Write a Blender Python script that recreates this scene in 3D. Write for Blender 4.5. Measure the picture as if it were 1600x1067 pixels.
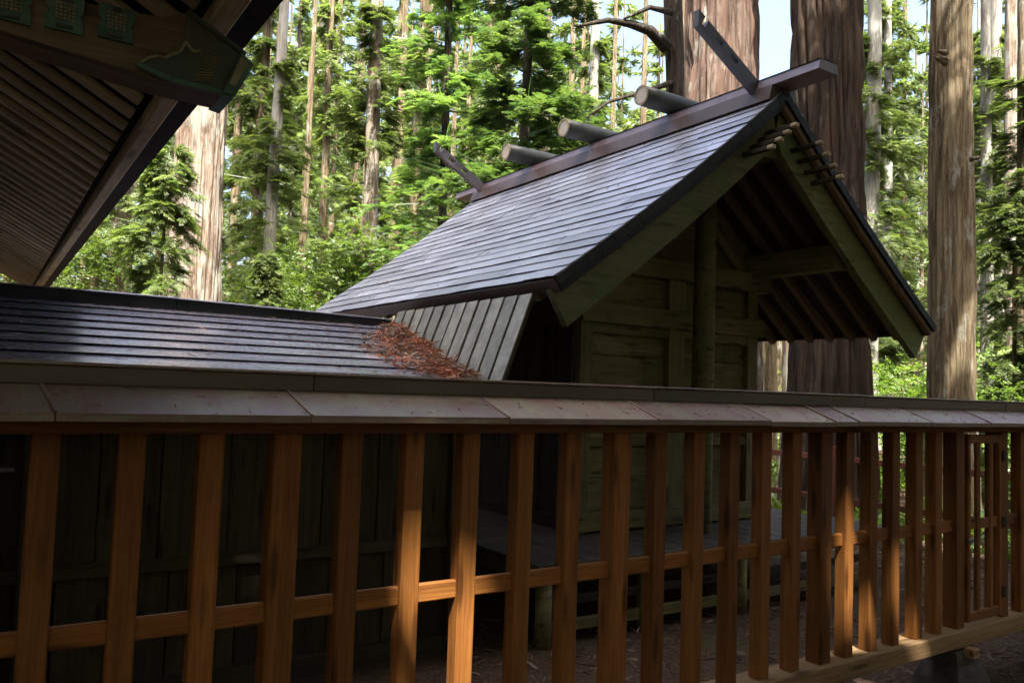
import bpy, math, random
import numpy as np
from mathutils import Matrix, Vector
from math import sin, cos, tan, radians, pi

# ---------------------------------------------------------------- clear
for o in list(bpy.data.objects):
    bpy.data.objects.remove(o)
S = bpy.context.scene
COL = S.collection

# ---------------------------------------------------------------- camera
F_PX, YAW, TILT, ROLL = 1253.2, radians(33.353), radians(3.354), radians(2.007)
_f = Vector((sin(YAW)*cos(TILT), cos(YAW)*cos(TILT), sin(TILT)))
_r0 = Vector((cos(YAW), -sin(YAW), 0)); _u0 = _r0.cross(_f)
_r = _r0*cos(ROLL) + _u0*sin(ROLL)
_u = -_r0*sin(ROLL) + _u0*cos(ROLL)
CAMP = Vector((0, 0, 1.6))
cd = bpy.data.cameras.new('camera')
cd.sensor_width = 36.0
cd.lens = F_PX/1600*36.0
cd.clip_start = 0.05
cd.clip_end = 2000
cam = bpy.data.objects.new('camera', cd)
COL.objects.link(cam)
m = Matrix((_r, _u, -_f)).transposed().to_4x4()
m.translation = CAMP
cam.matrix_world = m
S.camera = cam

# ---------------------------------------------------------------- sky, sun, exposure
SUN_EL, SUN_AZ = radians(62), radians(205)          # azimuth clockwise from +Y
w = bpy.data.worlds.new('World'); S.world = w; w.use_nodes = True
nt = w.node_tree; nt.nodes.clear()
sky = nt.nodes.new('ShaderNodeTexSky'); sky.sky_type = 'NISHITA'; sky.sun_disc = False
sky.sun_elevation = SUN_EL; sky.sun_rotation = SUN_AZ
sky.air_density = 1.0; sky.dust_density = 8.0; sky.ozone_density = 1.0
bg = nt.nodes.new('ShaderNodeBackground'); bg.inputs['Strength'].default_value = 0.15
wo = nt.nodes.new('ShaderNodeOutputWorld')
nt.links.new(sky.outputs[0], bg.inputs[0]); nt.links.new(bg.outputs[0], wo.inputs[0])
sd = bpy.data.lights.new('sun', 'SUN'); sd.energy = 4.2; sd.angle = radians(0.5); sd.color = (1.0, 0.95, 0.86)
sun = bpy.data.objects.new('sun', sd); COL.objects.link(sun)
SDIR = Vector((sin(SUN_AZ)*cos(SUN_EL), cos(SUN_AZ)*cos(SUN_EL), sin(SUN_EL)))
sun.rotation_euler = SDIR.to_track_quat('Z', 'Y').to_euler()
sun.location = (-20, -40, 60)
S.view_settings.view_transform = 'Standard'
S.view_settings.look = 'None'
S.view_settings.exposure = 2.2
S.view_settings.gamma = 1.0
S.view_settings.use_curve_mapping = False
S.render.engine = 'CYCLES'

# ---------------------------------------------------------------- pixel rays of the photograph (for taking measurements on known planes)
def ray(x, y): return _f + _r*((x-800)/F_PX) - _u*((y-533.5)/F_PX)
def onY(x, y, Y): d = ray(x, y); return CAMP + d*(Y/d.y)
def onX(x, y, X): d = ray(x, y); return CAMP + d*(X/d.x)
def atd(x, y, dep): return CAMP + ray(x, y)*dep

# ---------------------------------------------------------------- materials
def newmat(name):
    mt = bpy.data.materials.new(name); mt.use_nodes = True
    n = mt.node_tree.nodes; n.clear()
    out = n.new('ShaderNodeOutputMaterial')
    return mt, mt.node_tree, out
def N(t, ty, **kw):
    n = t.nodes.new('ShaderNode'+ty)
    for k, v in kw.items():
        if k in n.inputs: n.inputs[k].default_value = v
        else: setattr(n, k, v)
    return n
def L(t, a, b): t.links.new(a, b)
def rgba(c): return (c[0], c[1], c[2], 1)
def coords(t, scale, rnd=True, kind='Object'):
    tc = N(t, 'TexCoord'); mp = N(t, 'Mapping'); mp.inputs['Scale'].default_value = scale
    if rnd:
        oi = N(t, 'ObjectInfo'); mu = N(t, 'Math', operation='MULTIPLY'); mu.inputs[1].default_value = 37.0
        L(t, oi.outputs['Random'], mu.inputs[0])
        ad = N(t, 'VectorMath', operation='ADD'); L(t, tc.outputs[kind], ad.inputs[0]); L(t, mu.outputs[0], ad.inputs[1])
        L(t, ad.outputs[0], mp.inputs[0])
    else:
        L(t, tc.outputs[kind], mp.inputs[0])
    return mp.outputs[0]
def ramp(t, fac, stops):
    r = N(t, 'ValToRGB'); e = r.color_ramp.elements
    while len(e) < len(stops): e.new(0.5)
    for i, (p, c) in enumerate(stops): e[i].position = p; e[i].color = rgba(c)
    L(t, fac, r.inputs[0]); return r.outputs[0]
def mix(t, fac, a, b, blend='MIX'):
    mx = N(t, 'Mix', data_type='RGBA', blend_type=blend)
    if hasattr(fac, 'links'): L(t, fac, mx.inputs[0])
    else: mx.inputs[0].default_value = fac
    for v, i in ((a, 6), (b, 7)):
        if hasattr(v, 'links'): L(t, v, mx.inputs[i])
        else: mx.inputs[i].default_value = rgba(v)
    return mx.outputs[2]
def noise(t, vec, scale=1.0, detail=4, rough=0.55, dist=0.0):
    n = N(t, 'TexNoise'); n.inputs['Scale'].default_value = scale; n.inputs['Detail'].default_value = detail
    n.inputs['Roughness'].default_value = rough; n.inputs['Distortion'].default_value = dist
    L(t, vec, n.inputs['Vector']); return n.outputs[0]
def bump(t, h, strength=0.3, dist=0.01):
    b = N(t, 'Bump'); b.inputs['Strength'].default_value = strength; b.inputs['Distance'].default_value = dist
    L(t, h, b.inputs['Height']); return b.outputs[0]
def rngmul(t, col, lo=0.8, hi=1.2):
    oi = N(t, 'ObjectInfo'); mr = N(t, 'MapRange'); mr.inputs['To Min'].default_value = lo; mr.inputs['To Max'].default_value = hi
    L(t, oi.outputs['Random'], mr.inputs['Value'])
    vm = N(t, 'VectorMath', operation='SCALE'); L(t, col, vm.inputs[0]); L(t, mr.outputs[0], vm.inputs['Scale'])
    return vm.outputs[0]
def bsdf(t, out, col, rough=0.7, normal=None, metal=0.0, spec=0.4, ior=1.45):
    p = N(t, 'BsdfPrincipled'); p.inputs['Metallic'].default_value = metal
    p.inputs['Specular IOR Level'].default_value = spec; p.inputs['IOR'].default_value = ior
    if hasattr(col, 'links'): L(t, col, p.inputs['Base Color'])
    else: p.inputs['Base Color'].default_value = rgba(col)
    if hasattr(rough, 'links'): L(t, rough, p.inputs['Roughness'])
    else: p.inputs['Roughness'].default_value = rough
    if normal: L(t, normal, p.inputs['Normal'])
    L(t, p.outputs[0], out.inputs[0]); return p

def wood(name, dark, light, moss=0.0, rough=0.65, knots=True, mosscol=(0.07, 0.10, 0.035), var=(0.8, 1.2), spec=0.3):
    """planed timber, grain along the piece's local X"""
    mt, t, out = newmat(name)
    v = coords(t, (1.1, 26, 26))
    g = noise(t, v, 1.0, 6, 0.6, 0.6)
    v2 = coords(t, (5, 160, 160)); g2 = noise(t, v2, 1.0, 3, 0.6)
    c = ramp(t, g, [(0.3, dark), (0.52, [(a+b)/2 for a, b in zip(dark, light)]), (0.72, light)])
    c = mix(t, 0.35, c, ramp(t, g2, [(0.35, [a*0.6 for a in dark]), (0.65, light)]), 'MIX')
    if knots:
        vk = coords(t, (2.2, 13, 13)); vo = N(t, 'TexVoronoi'); vo.inputs['Scale'].default_value = 1.0; L(t, vk, vo.inputs['Vector'])
        kn = ramp(t, vo.outputs['Distance'], [(0.12, (1, 1, 1)), (0.27, (0, 0, 0))])
        kb = N(t, 'RGBToBW'); L(t, kn, kb.inputs[0])
        km = N(t, 'Math', operation='MULTIPLY'); km.inputs[1].default_value = 0.75; L(t, kb.outputs[0], km.inputs[0])
        c = mix(t, km.outputs[0], c, [a*0.3 for a in dark])
    vb = coords(t, (0.9, 0.9, 0.9)); sb = noise(t, vb, 2.2, 5, 0.65)
    c = mix(t, 0.5, c, ramp(t, sb, [(0.3, (0.45, 0.45, 0.45)), (0.7, (1, 1, 1))]), 'MULTIPLY')
    if moss:
        vm = coords(t, (1, 1, 1), kind='Object'); mn = noise(t, vm, 3.5, 7, 0.7)
        mf = ramp(t, mn, [(0.62-moss*0.4, (0, 0, 0)), (0.80-moss*0.25, (1, 1, 1))])
        b = N(t, 'RGBToBW'); L(t, mf, b.inputs[0])
        c = mix(t, b.outputs[0], c, mosscol)
    c = rngmul(t, c, *var)
    bsdf(t, out, c, rough, bump(t, g2, 0.35, 0.004), spec=spec)
    return mt

def metal(name, base, alt, rough=(0.3, 0.5), scale=3.0, spec=0.5, ior=1.5, streak=(1, 1, 1), var=(0.85, 1.15), spots=None, metallic=0.0, kind='Object'):
    mt, t, out = newmat(name)
    v = coords(t, streak, kind=kind)
    a = noise(t, v, scale, 6, 0.65)
    c = ramp(t, a, [(0.35, base), (0.68, alt)])
    if spots:
        s2 = noise(t, v, scale*14, 4, 0.7)
        f = ramp(t, s2, [(0.60, (0, 0, 0)), (0.72, (1, 1, 1))]); b = N(t, 'RGBToBW'); L(t, f, b.inputs[0])
        big = ramp(t, noise(t, v, scale*0.6, 3, 0.5), [(0.45, (0, 0, 0)), (0.65, (0.85, 0.85, 0.85))]); bb = N(t, 'RGBToBW'); L(t, big, bb.inputs[0])
        mm = N(t, 'Math', operation='MULTIPLY'); L(t, b.outputs[0], mm.inputs[0]); L(t, bb.outputs[0], mm.inputs[1])
        c = mix(t, mm.outputs[0], c, spots)
    c = rngmul(t, c, *var)
    rr = N(t, 'MapRange'); rr.inputs['To Min'].default_value = rough[0]; rr.inputs['To Max'].default_value = rough[1]
    L(t, noise(t, v, scale*2.3, 5, 0.7), rr.inputs['Value'])
    wav = noise(t, v, 2.0, 3, 0.5)
    bsdf(t, out, c, rr.outputs[0], bump(t, wav, 0.12, 0.02), metal=metallic, spec=spec, ior=ior)
    return mt

def bark(name, dark, light, lichen=0.0, sc=1.0, red=None):
    mt, t, out = newmat(name)
    v = coords(t, (11*sc, 11*sc, 0.8*sc)); a = noise(t, v, 1.0, 8, 0.72, 0.9)
    v2 = coords(t, (60*sc, 60*sc, 7.0*sc)); a2 = noise(t, v2, 1.0, 5, 0.7, 0.5)
    c = ramp(t, a, [(0.40, [p*0.45 for p in dark]), (0.47, dark), (0.52, [(p+q)*0.5 for p, q in zip(dark, light)]), (0.60, light)])
    c = mix(t, 0.28, c, ramp(t, a2, [(0.38, [p*0.6 for p in dark]), (0.62, light)]))
    if red:
        vr = coords(t, (6*sc, 6*sc, 0.5*sc)); rn = noise(t, vr, 1.0, 3, 0.5)
        f = ramp(t, rn, [(0.48, (0, 0, 0)), (0.62, (0.8, 0.8, 0.8))]); b = N(t, 'RGBToBW'); L(t, f, b.inputs[0])
        c = mix(t, b.outputs[0], c, red)
    if lichen:
        vl = coords(t, (3, 3, 1.2)); ln = noise(t, vl, 1.4, 6, 0.65)
        f = ramp(t, ln, [(0.62-lichen*0.3, (0, 0, 0)), (0.75-lichen*0.2, (1, 1, 1))]); b = N(t, 'RGBToBW'); L(t, f, b.inputs[0])
        c = mix(t, b.outputs[0], c, (0.36, 0.36, 0.31))
    bsdf(t, out, c, 0.85, bump(t, a, 1.0, 0.06), spec=0.15)
    return mt

def leaf(name, c1, c2, trans=0.45):
    mt, t, out = newmat(name)
    at = N(t, 'Attribute'); at.attribute_name = 'tint'
    c = mix(t, at.outputs['Fac'], c1, c2)
    c = rngmul(t, c, 0.68, 1.25)
    d = N(t, 'BsdfDiffuse'); L(t, c, d.inputs[0])
    tr = N(t, 'BsdfTranslucent')
    c2n = mix(t, 1.0, c, (1.25, 1.35, 0.6), 'MULTIPLY'); L(t, c2n, tr.inputs[0])
    mx = N(t, 'MixShader'); mx.inputs[0].default_value = trans
    L(t, d.outputs[0], mx.inputs[1]); L(t, tr.outputs[0], mx.inputs[2])
    gl = N(t, 'BsdfGlossy'); gl.inputs['Roughness'].default_value = 0.45
    m2 = N(t, 'MixShader'); m2.inputs[0].default_value = 0.05
    L(t, mx.outputs[0], m2.inputs[1]); L(t, gl.outputs[0], m2.inputs[2])
    L(t, m2.outputs[0], out.inputs[0])
    return mt

M = {}
M['slat'] = wood('stained_cedar', (0.19, 0.062, 0.014), (0.42, 0.170, 0.040), rough=0.55, var=(0.68, 1.2))
M['sill'] = wood('weathered_sill_wood', (0.22, 0.12, 0.05), (0.46, 0.30, 0.15), rough=0.7)
M['fencebeam'] = wood('dark_fence_beam', (0.15, 0.065, 0.02), (0.30, 0.14, 0.045), rough=0.7)
M['oldwood'] = wood('old_shrine_wood', (0.145, 0.12, 0.05), (0.31, 0.265, 0.125), moss=0.2, rough=0.8, var=(0.85, 1.15))
M['mossboard'] = wood('mossy_bargeboard', (0.14, 0.12, 0.06), (0.36, 0.33, 0.18), moss=0.55, rough=0.85, mosscol=(0.135, 0.185, 0.065))
M['rafter'] = wood('brown_rafter', (0.19, 0.13, 0.08), (0.36, 0.27, 0.17), rough=0.8)
M['darkwood'] = wood('dark_old_boards', (0.045, 0.035, 0.022), (0.10, 0.08, 0.05), rough=0.85)
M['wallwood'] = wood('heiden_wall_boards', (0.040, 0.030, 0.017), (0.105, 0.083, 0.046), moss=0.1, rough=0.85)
M['hallwood'] = wood('hall_rafters', (0.36, 0.28, 0.16), (0.60, 0.50, 0.32), rough=0.8)
M['nearblack'] = wood('near_black_boards', (0.010, 0.008, 0.006), (0.028, 0.022, 0.015), rough=0.9)  # near-black board colour, makes the gaps between the hall rafters dark
M['redwood'] = wood('red_fence_rail', (0.13, 0.04, 0.025), (0.22, 0.08, 0.045), rough=0.7)
M['hallbeam'] = wood('hall_beam', (0.12, 0.08, 0.045), (0.24, 0.175, 0.10), rough=0.7)
M['veranda'] = wood('veranda_boards', (0.09, 0.08, 0.065), (0.18, 0.165, 0.14), rough=0.45, spec=0.5)
M['cut'] = wood('fresh_cut_peg', (0.45, 0.34, 0.20), (0.70, 0.58, 0.38), rough=0.7, knots=False)
M['roof'] = metal('dark_copper_sheet', (0.48, 0.47, 0.53), (0.60, 0.59, 0.65), (0.28, 0.44), 2.0, spec=0.6, ior=1.6, metallic=0.65, spots=(0.70, 0.69, 0.66), var=(0.72, 1.22))
M['roof2'] = metal('dark_copper_strip', (0.34, 0.33, 0.43), (0.52, 0.51, 0.57), (0.18, 0.36), 1.6, spec=0.6, ior=1.6, metallic=0.65, streak=(0.6, 3, 3), spots=(0.5, 0.48, 0.45), var=(0.8, 1.2))
M['panelmetal'] = metal('patinated_panel', (0.19, 0.165, 0.135), (0.35, 0.32, 0.245), (0.32, 0.55), 2.6, spec=0.5, metallic=0.3, streak=(1.5, 4, 4), spots=(0.30, 0.31, 0.20))
M['cap'] = metal('copper_cap_sheet', (0.20, 0.105, 0.095), (0.25, 0.22, 0.145), (0.28, 0.6), 3.0, spec=0.5, streak=(2.6, 1.3, 1.3), spots=(0.50, 0.46, 0.38), var=(0.8, 1.2))
M['capridge'] = metal('dark_bronze_ridge', (0.085, 0.065, 0.045), (0.14, 0.11, 0.08), (0.3, 0.5), 2.0, spec=0.5, streak=(0.5, 3, 3))
M['edge'] = metal('dark_verge_metal', (0.018, 0.020, 0.020), (0.038, 0.042, 0.040), (0.55, 0.75), 3.0, spec=0.25)
M['ridgemetal'] = metal('purple_copper_ridge', (0.16, 0.11, 0.13), (0.24, 0.18, 0.20), (0.3, 0.5), 2.5, spec=0.6, ior=1.6, streak=(0.6, 3, 3), spots=(0.4, 0.38, 0.38))
M['ridgebrown'] = metal('brown_copper_ridge', (0.07, 0.045, 0.04), (0.12, 0.08, 0.07), (0.35, 0.5), 2.5)
M['logmetal'] = metal('grey_green_copper_log', (0.06, 0.068, 0.066), (0.11, 0.12, 0.115), (0.35, 0.5), 3.0, spec=0.5)
M['chigi'] = metal('blue_grey_copper_finial', (0.075, 0.07, 0.085), (0.12, 0.115, 0.13), (0.35, 0.5), 3.0, spec=0.5)
M['bronze'] = metal('verdigris_bronze', (0.045, 0.10, 0.07), (0.10, 0.18, 0.12), (0.45, 0.6), 14.0)
M['bronzedark'] = metal('dark_bronze', (0.06, 0.075, 0.06), (0.11, 0.125, 0.085), (0.3, 0.5), 8.0, metallic=0.3)
M['gold'] = metal('dull_gilt', (0.22, 0.19, 0.10), (0.36, 0.31, 0.18), (0.35, 0.5), 20.0, metallic=0.4)
M['pipe'] = metal('grey_drainpipe', (0.10, 0.095, 0.09), (0.16, 0.15, 0.14), (0.4, 0.6), 4.0)
M['stone'] = metal('grey_foundation_stone', (0.05, 0.045, 0.036), (0.12, 0.11, 0.09), (0.8, 0.95), 9.0, spec=0.2)
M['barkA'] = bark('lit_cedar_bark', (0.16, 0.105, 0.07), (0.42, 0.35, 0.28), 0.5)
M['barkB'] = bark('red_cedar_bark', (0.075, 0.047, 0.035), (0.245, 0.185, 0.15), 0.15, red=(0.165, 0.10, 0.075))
M['barkC'] = bark('shaded_cedar_bark', (0.028, 0.020, 0.015), (0.085, 0.062, 0.046), 0.0, red=(0.075, 0.048, 0.032))  # trunk's shade is put into the bark colour
M['barkD'] = bark('brown_cedar_bark', (0.11, 0.080, 0.046), (0.28, 0.225, 0.14), 0.2)
M['barkG'] = bark('pale_grey_bark', (0.22, 0.19, 0.16), (0.46, 0.42, 0.37), 0.8, sc=1.2)
M['barkK'] = bark('dark_limb_bark', (0.04, 0.032, 0.024), (0.10, 0.08, 0.06), 0.1, sc=1.5)
M['cedar'] = leaf('cedar_needles', (0.075, 0.115, 0.040), (0.19, 0.235, 0.085), 0.5)
M['fir'] = leaf('fir_needles', (0.06, 0.115, 0.045), (0.18, 0.26, 0.085), 0.5)
M['broad'] = leaf('broad_leaves', (0.10, 0.17, 0.035), (0.20, 0.28, 0.06), 0.5)
M['litter'] = leaf('dry_cedar_twigs', (0.19, 0.14, 0.115), (0.50, 0.15, 0.07), 0.1)
M['floorlit'] = leaf('forest_litter', (0.06, 0.04, 0.03), (0.20, 0.125, 0.085), 0.05)

# ground
mt, t, out = newmat('forest_floor')
tc = N(t, 'TexCoord'); v = tc.outputs['Object']
a = noise(t, v, 1.3, 8, 0.7); a2 = noise(t, v, 30, 5, 0.7)
c = ramp(t, a2, [(0.3, (0.035, 0.022, 0.016)), (0.55, (0.085, 0.055, 0.038)), (0.75, (0.17, 0.12, 0.085))])
gf = ramp(t, a, [(0.52, (0, 0, 0)), (0.68, (1, 1, 1))]); b = N(t, 'RGBToBW'); L(t, gf, b.inputs[0])
sm = N(t, 'Math', operation='MULTIPLY'); sm.inputs[1].default_value = 0.55; L(t, b.outputs[0], sm.inputs[0])
c = mix(t, sm.outputs[0], c, (0.06, 0.085, 0.03))
bsdf(t, out, c, 0.95, bump(t, a2, 0.8, 0.03), spec=0.1)
M['floor'] = mt
# end grain of the ridge logs: rings
mt, t, out = newmat('log_end_face')
tc = N(t, 'TexCoord'); wv = N(t, 'TexWave'); wv.wave_type = 'RINGS'; wv.rings_direction = 'X'
wv.inputs['Scale'].default_value = 22; wv.inputs['Distortion'].default_value = 3.0; wv.inputs['Detail'].default_value = 3
L(t, tc.outputs['Object'], wv.inputs['Vector'])
c = ramp(t, wv.outputs[0], [(0.1, (0.5, 0.41, 0.32)), (0.6, (0.78, 0.70, 0.58))])
bsdf(t, out, c, 0.7)
M['logend'] = mt

# ---------------------------------------------------------------- object helpers
WM = {}                                   # world matrix of every object made here
def link(o, parent=None, mw=None):
    COL.objects.link(o)
    mw = mw or Matrix()
    if parent is not None:
        o.parent = parent; o.matrix_parent_inverse = WM[parent].inverted()
    o.matrix_basis = mw; WM[o] = mw.copy()
    return o
def meshobj(name, verts, faces, mat, parent=None, mw=None, smooth=False):
    me = bpy.data.meshes.new(name); me.from_pydata([tuple(v) for v in verts], [], faces); me.update()
    if smooth: me.polygons.foreach_set('use_smooth', [True]*len(me.polygons))
    me.materials.append(M[mat] if isinstance(mat, str) else mat)
    return link(bpy.data.objects.new(name, me), parent, mw)
def thing(name, loc, label, cat, group=None):
    o = bpy.data.objects.new(name, None); o.empty_display_size = 0.2
    link(o, None, Matrix.Translation(Vector(loc)))
    o['label'] = label; o['category'] = cat
    if group: o['group'] = group
    return o
def tag(o, label, cat, group=None, kind=None):
    if label: o['label'] = label
    if cat: o['category'] = cat
    if group: o['group'] = group
    if kind: o['kind'] = kind
    return o
_cache = {}
def beam(name, a, b, wid, hei, mat, parent=None, up=(0, 0, 1), ch=0.006):
    """chamfered timber from a to b (axis), local X along the grain; wid across, hei along up"""
    a = Vector(a); b = Vector(b); ln = (b-a).length; x = (b-a)/ln
    up = Vector(up); y = up.cross(x).normalized(); z = x.cross(y)
    key = (round(ln, 4), round(wid, 4), round(hei, 4), mat, round(ch, 4))
    me = _cache.get(key)
    if me is None:
        W, H, h, c = wid/2, hei/2, ln/2, min(ch, wid*0.3, hei*0.3)
        prof = [(-W+c, -H), (W-c, -H), (W, -H+c), (W, H-c), (W-c, H), (-W+c, H), (-W, H-c), (-W, -H+c)]
        ec = c*0.7; vs = []
        for sx, k in ((-h, 0.0), (-h+ec, 1), (h-ec, 1), (h, 0.0)):
            q = 1.0 if k else 1-ec/max(W, H)
            vs += [(sx, p*q, r*q) for p, r in prof]
        fs = [tuple(range(7, -1, -1)), tuple(range(24, 32))]
        for s in range(3):
            for i in range(8):
                j = (i+1) % 8; fs.append((s*8+i, s*8+j, s*8+8+j, s*8+8+i))
        me = bpy.data.meshes.new(name); me.from_pydata(vs, [], fs); me.update(); me.materials.append(M[mat]); _cache[key] = me
    mw = Matrix((x, y, z)).transposed().to_4x4(); mw.translation = (a+b)/2
    return link(bpy.data.objects.new(name, me), parent, mw)
def bar(name, x0, x1, y0, y1, z0, z1, mat, parent=None, axis=None, ch=0.005):
    """axis-aligned timber; grain along its longest side unless axis is given"""
    d = (x1-x0, y1-y0, z1-z0); ax = axis if axis is not None else d.index(max(d))
    cx, cy, cz = (x0+x1)/2, (y0+y1)/2, (z0+z1)/2
    if ax == 0: return beam(name, (x0, cy, cz), (x1, cy, cz), d[1], d[2], mat, parent, ch=ch)
    if ax == 1: return beam(name, (cx, y0, cz), (cx, y1, cz), d[0], d[2], mat, parent, ch=ch)
    return beam(name, (cx, cy, z0), (cx, cy, z1), d[0], d[1], mat, parent, up=(0, 1, 0), ch=ch)
def prism(name, poly, y0, y1, mat, parent=None):
    """polygon given as (x, z) extruded along Y"""
    n = len(poly); c = Vector((sum(p[0] for p in poly)/n, (y0+y1)/2, sum(p[1] for p in poly)/n))
    vs = [(x-c.x, y0-c.y, z-c.z) for x, z in poly]+[(x-c.x, y1-c.y, z-c.z) for x, z in poly]
    fs = [tuple(range(n)), tuple(range(2*n-1, n-1, -1))]+[((i+1) % n, i, n+i, n+(i+1) % n) for i in range(n)]
    return meshobj(name, vs, fs, mat, parent, Matrix.Translation(c))
def tube(name, pts, rad, mat, parent=None, seg=12, smooth=True):
    pts = [Vector(p) for p in pts]; rr = rad if isinstance(rad, (list, tuple)) else [rad]*len(pts)
    o = pts[0].copy(); vs = []; fs = []
    for i, p in enumerate(pts):
        d = (pts[min(i+1, len(pts)-1)]-pts[max(i-1, 0)]).normalized()
        a = d.orthogonal().normalized() if i == 0 else (a - d*a.dot(d)).normalized()
        b_ = d.cross(a)
        for k in range(seg):
            th = 2*pi*k/seg; vs.append(p-o+(a*cos(th)+b_*sin(th))*rr[i])
    for i in range(len(pts)-1):
        for k in range(seg):
            j = (k+1) % seg; fs.append((i*seg+k, i*seg+j, i*seg+seg+j, i*seg+seg+k))
    fs.append(tuple(range(seg-1, -1, -1))); fs.append(tuple(range((len(pts)-1)*seg, len(pts)*seg)))
    ob = meshobj(name, vs, fs, mat, parent, Matrix.Translation(o))
    if smooth:
        me = ob.data; me.polygons.foreach_set('use_smooth', [len(p.vertices) == 4 for p in me.polygons])
    return ob

rng = random.Random(5)

# ================================================================ terrain
def terr(x, y):
    d = math.hypot(x, y)
    h = -0.1
    if d > 16: h += 0.10*(d-16)*min(1, (d-16)/25)
    h += 0.06*sin(x*0.7+1)*sin(y*0.6)*min(1, max(0, d-5)/6)
    return h
def build_ground():
    vs, fs = [], []
    rad = [0, 1.5, 3, 4.5, 6, 7.5, 9, 11, 13, 16, 19, 23, 28, 34, 42, 52, 65, 80, 100, 125, 160, 220, 320, 500]
    seg = 72
    for r in rad:
        for k in range(seg):
            th = 2*pi*k/seg; x, y = r*cos(th), r*sin(th)
            vs.append((x, y, terr(x, y) if r < 130 else terr(130*cos(th), 130*sin(th))))
    for i in range(len(rad)-1):
        for k in range(seg):
            j = (k+1) % seg
            if i == 0: fs.append((k, seg+k, seg+j))
            else: fs.append((i*seg+k, (i+1)*seg+k, (i+1)*seg+j, i*seg+j))
    o = meshobj('ground', vs, fs, 'floor', smooth=True)
    tag(o, 'brown forest floor of earth and cedar litter under the trees', None, kind='structure')
build_ground()

# ================================================================ fence (tamagaki)
FY = 2.6
fence = thing('lattice_fence', (2.5, FY, -0.1), 'orange-brown timber lattice fence with copper cap crossing the foreground', 'fence')
X0, X1 = -1.2, 7.3
def fz(zl, zr, x): return zl+(zr-zl)*x/5.8        # timbers run very slightly out of level, as measured
# slats: right edges, every sixth one is a thicker post
edges = [0.200, 0.423, 0.650, 0.897, 1.114, 1.352, 1.587, 1.836, 2.074, 2.343, 2.560, 2.800, 3.037, 3.268, 3.500, 3.747, 3.945, 4.163, 4.378, 4.612, 4.822, 5.069]
edges = [-0.98, -0.75, -0.51, -0.27, -0.03]+edges
posts = {2, 8, 14, 20, 26}
for i, e in enumerate(edges):
    thick = i in posts
    wd = 0.092 if thick else 0.074
    dp = 0.085 if thick else 0.068
    bar('post' if thick else 'slat', e-wd, e, FY-(0.004 if thick else 0), FY+dp, fz(0.236, 0.252, e) if not thick else 0.2, 1.429, 'slat', fence)
for e in (5.615, 5.86, 6.10, 6.34, 6.60, 6.84, 7.08):
    thick = e in (5.615, 6.60)
    bar('post' if thick else 'slat', e-(0.085 if thick else 0.074), e, FY, FY+(0.11 if thick else 0.068), 0.25, 1.431, 'slat', fence)
# middle rail passes behind the slat faces
beam('middle_rail', (X0, FY+0.034, 0.845), (5.03, FY+0.034, 0.861), 0.026, 0.068, 'slat', fence)
beam('middle_rail', (5.58, FY+0.034, 0.863), (X1, FY+0.034, 0.866), 0.026, 0.068, 'slat', fence)
# top beam, sill
beam('top_beam', (X0, FY+0.045, 1.466), (X1, FY+0.045, 1.468), 0.16, 0.074, 'fencebeam', fence)
beam('sill', (X0, FY+0.045, 0.185), (X1, FY+0.045, 0.205), 0.16, 0.10, 'sill', fence)
for x in (-0.55, 0.85, 2.30, 3.72, 5.02, 6.55):
    v0, h = 0.15, -0.14
    vs = []
    for z, s in ((h, 0.19), (h+0.1, 0.17), (0.05, 0.13), (0.135, 0.12)):
        vs += [(-s, -s*0.8, z), (s, -s*0.8, z), (s, s*0.8, z), (-s, s*0.8, z)]
    fs = [(3, 2, 1, 0), (12, 13, 14, 15)]+[(r*4+k, r*4+(k+1) % 4, r*4+4+(k+1) % 4, r*4+4+k) for r in range(3) for k in range(4)]
    meshobj('foundation_stone', vs, fs, 'stone', fence, Matrix.Translation((x, FY+0.05, 0)))
    bar('cross_tenon', x-0.035, x+0.035, FY-0.10, FY-0.037, 0.10, 0.155, 'sill', fence)
# copper cap: sheets with joints, both slopes, then the ridge box
js = [-1.2, -0.55, 0.17, 0.87, 1.61, 2.35, 3.06, 3.55, 3.75, 4.43, 5.08, 5.8, 6.5, 7.3]
EV_Y, EV_Z, RG_Y, RG_Z = 2.445, 1.492, 2.615, 1.566
for side in (-1, 1):
    for a, b in zip(js[:-1], js[1:]):
        ye = EV_Y if side < 0 else 2.845; yr = RG_Y if side < 0 else 2.675
        j = rng.uniform(-0.0025, 0.0025); sk = 0.03 if side < 0 else 0
        g = 0.0018; th = 0.006
        q = [(a+g, ye, EV_Z+j), (b-g, ye, EV_Z+j), (b-g-sk, yr, RG_Z+j), (a+g-sk, yr, RG_Z+j)]
        ox = (a+b)/2
        vs = [(x-ox, y-ye, z) for x, y, z in q]+[(x-ox, y-ye, z-th) for x, y, z in q]
        fs = [(0, 1, 2, 3), (7, 6, 5, 4), (0, 4, 5, 1), (1, 5, 6, 2), (2, 6, 7, 3), (3, 7, 4, 0)]
        if side > 0: fs = [tuple(reversed(f)) for f in fs]
        meshobj('cap_sheet', vs, fs, 'cap', fence, Matrix.Translation((ox, ye, 0)))
        if side < 0:   # folded standing joint, drip edge
            beam('sheet_joint', (b-sk+0.001, yr, RG_Z+0.004), (b+0.001, ye, EV_Z+0.004), 0.010, 0.006, 'cap', fence, ch=0.002)
        beam('drip_edge', (a+g, ye+(0.003 if side < 0 else -0.003), EV_Z-0.012+j), (b-g, ye+(0.003 if side < 0 else -0.003), EV_Z-0.012+j), 0.005, 0.022, 'cap', fence, ch=0.001)
beam('cap_core', (X0, 2.645, 1.515), (X1, 2.645, 1.515), 0.18, 0.02, 'fencebeam', fence)
rj = [-1.2, -0.6, 0.93, 2.476, 4.05, 5.6, 7.3]
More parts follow.
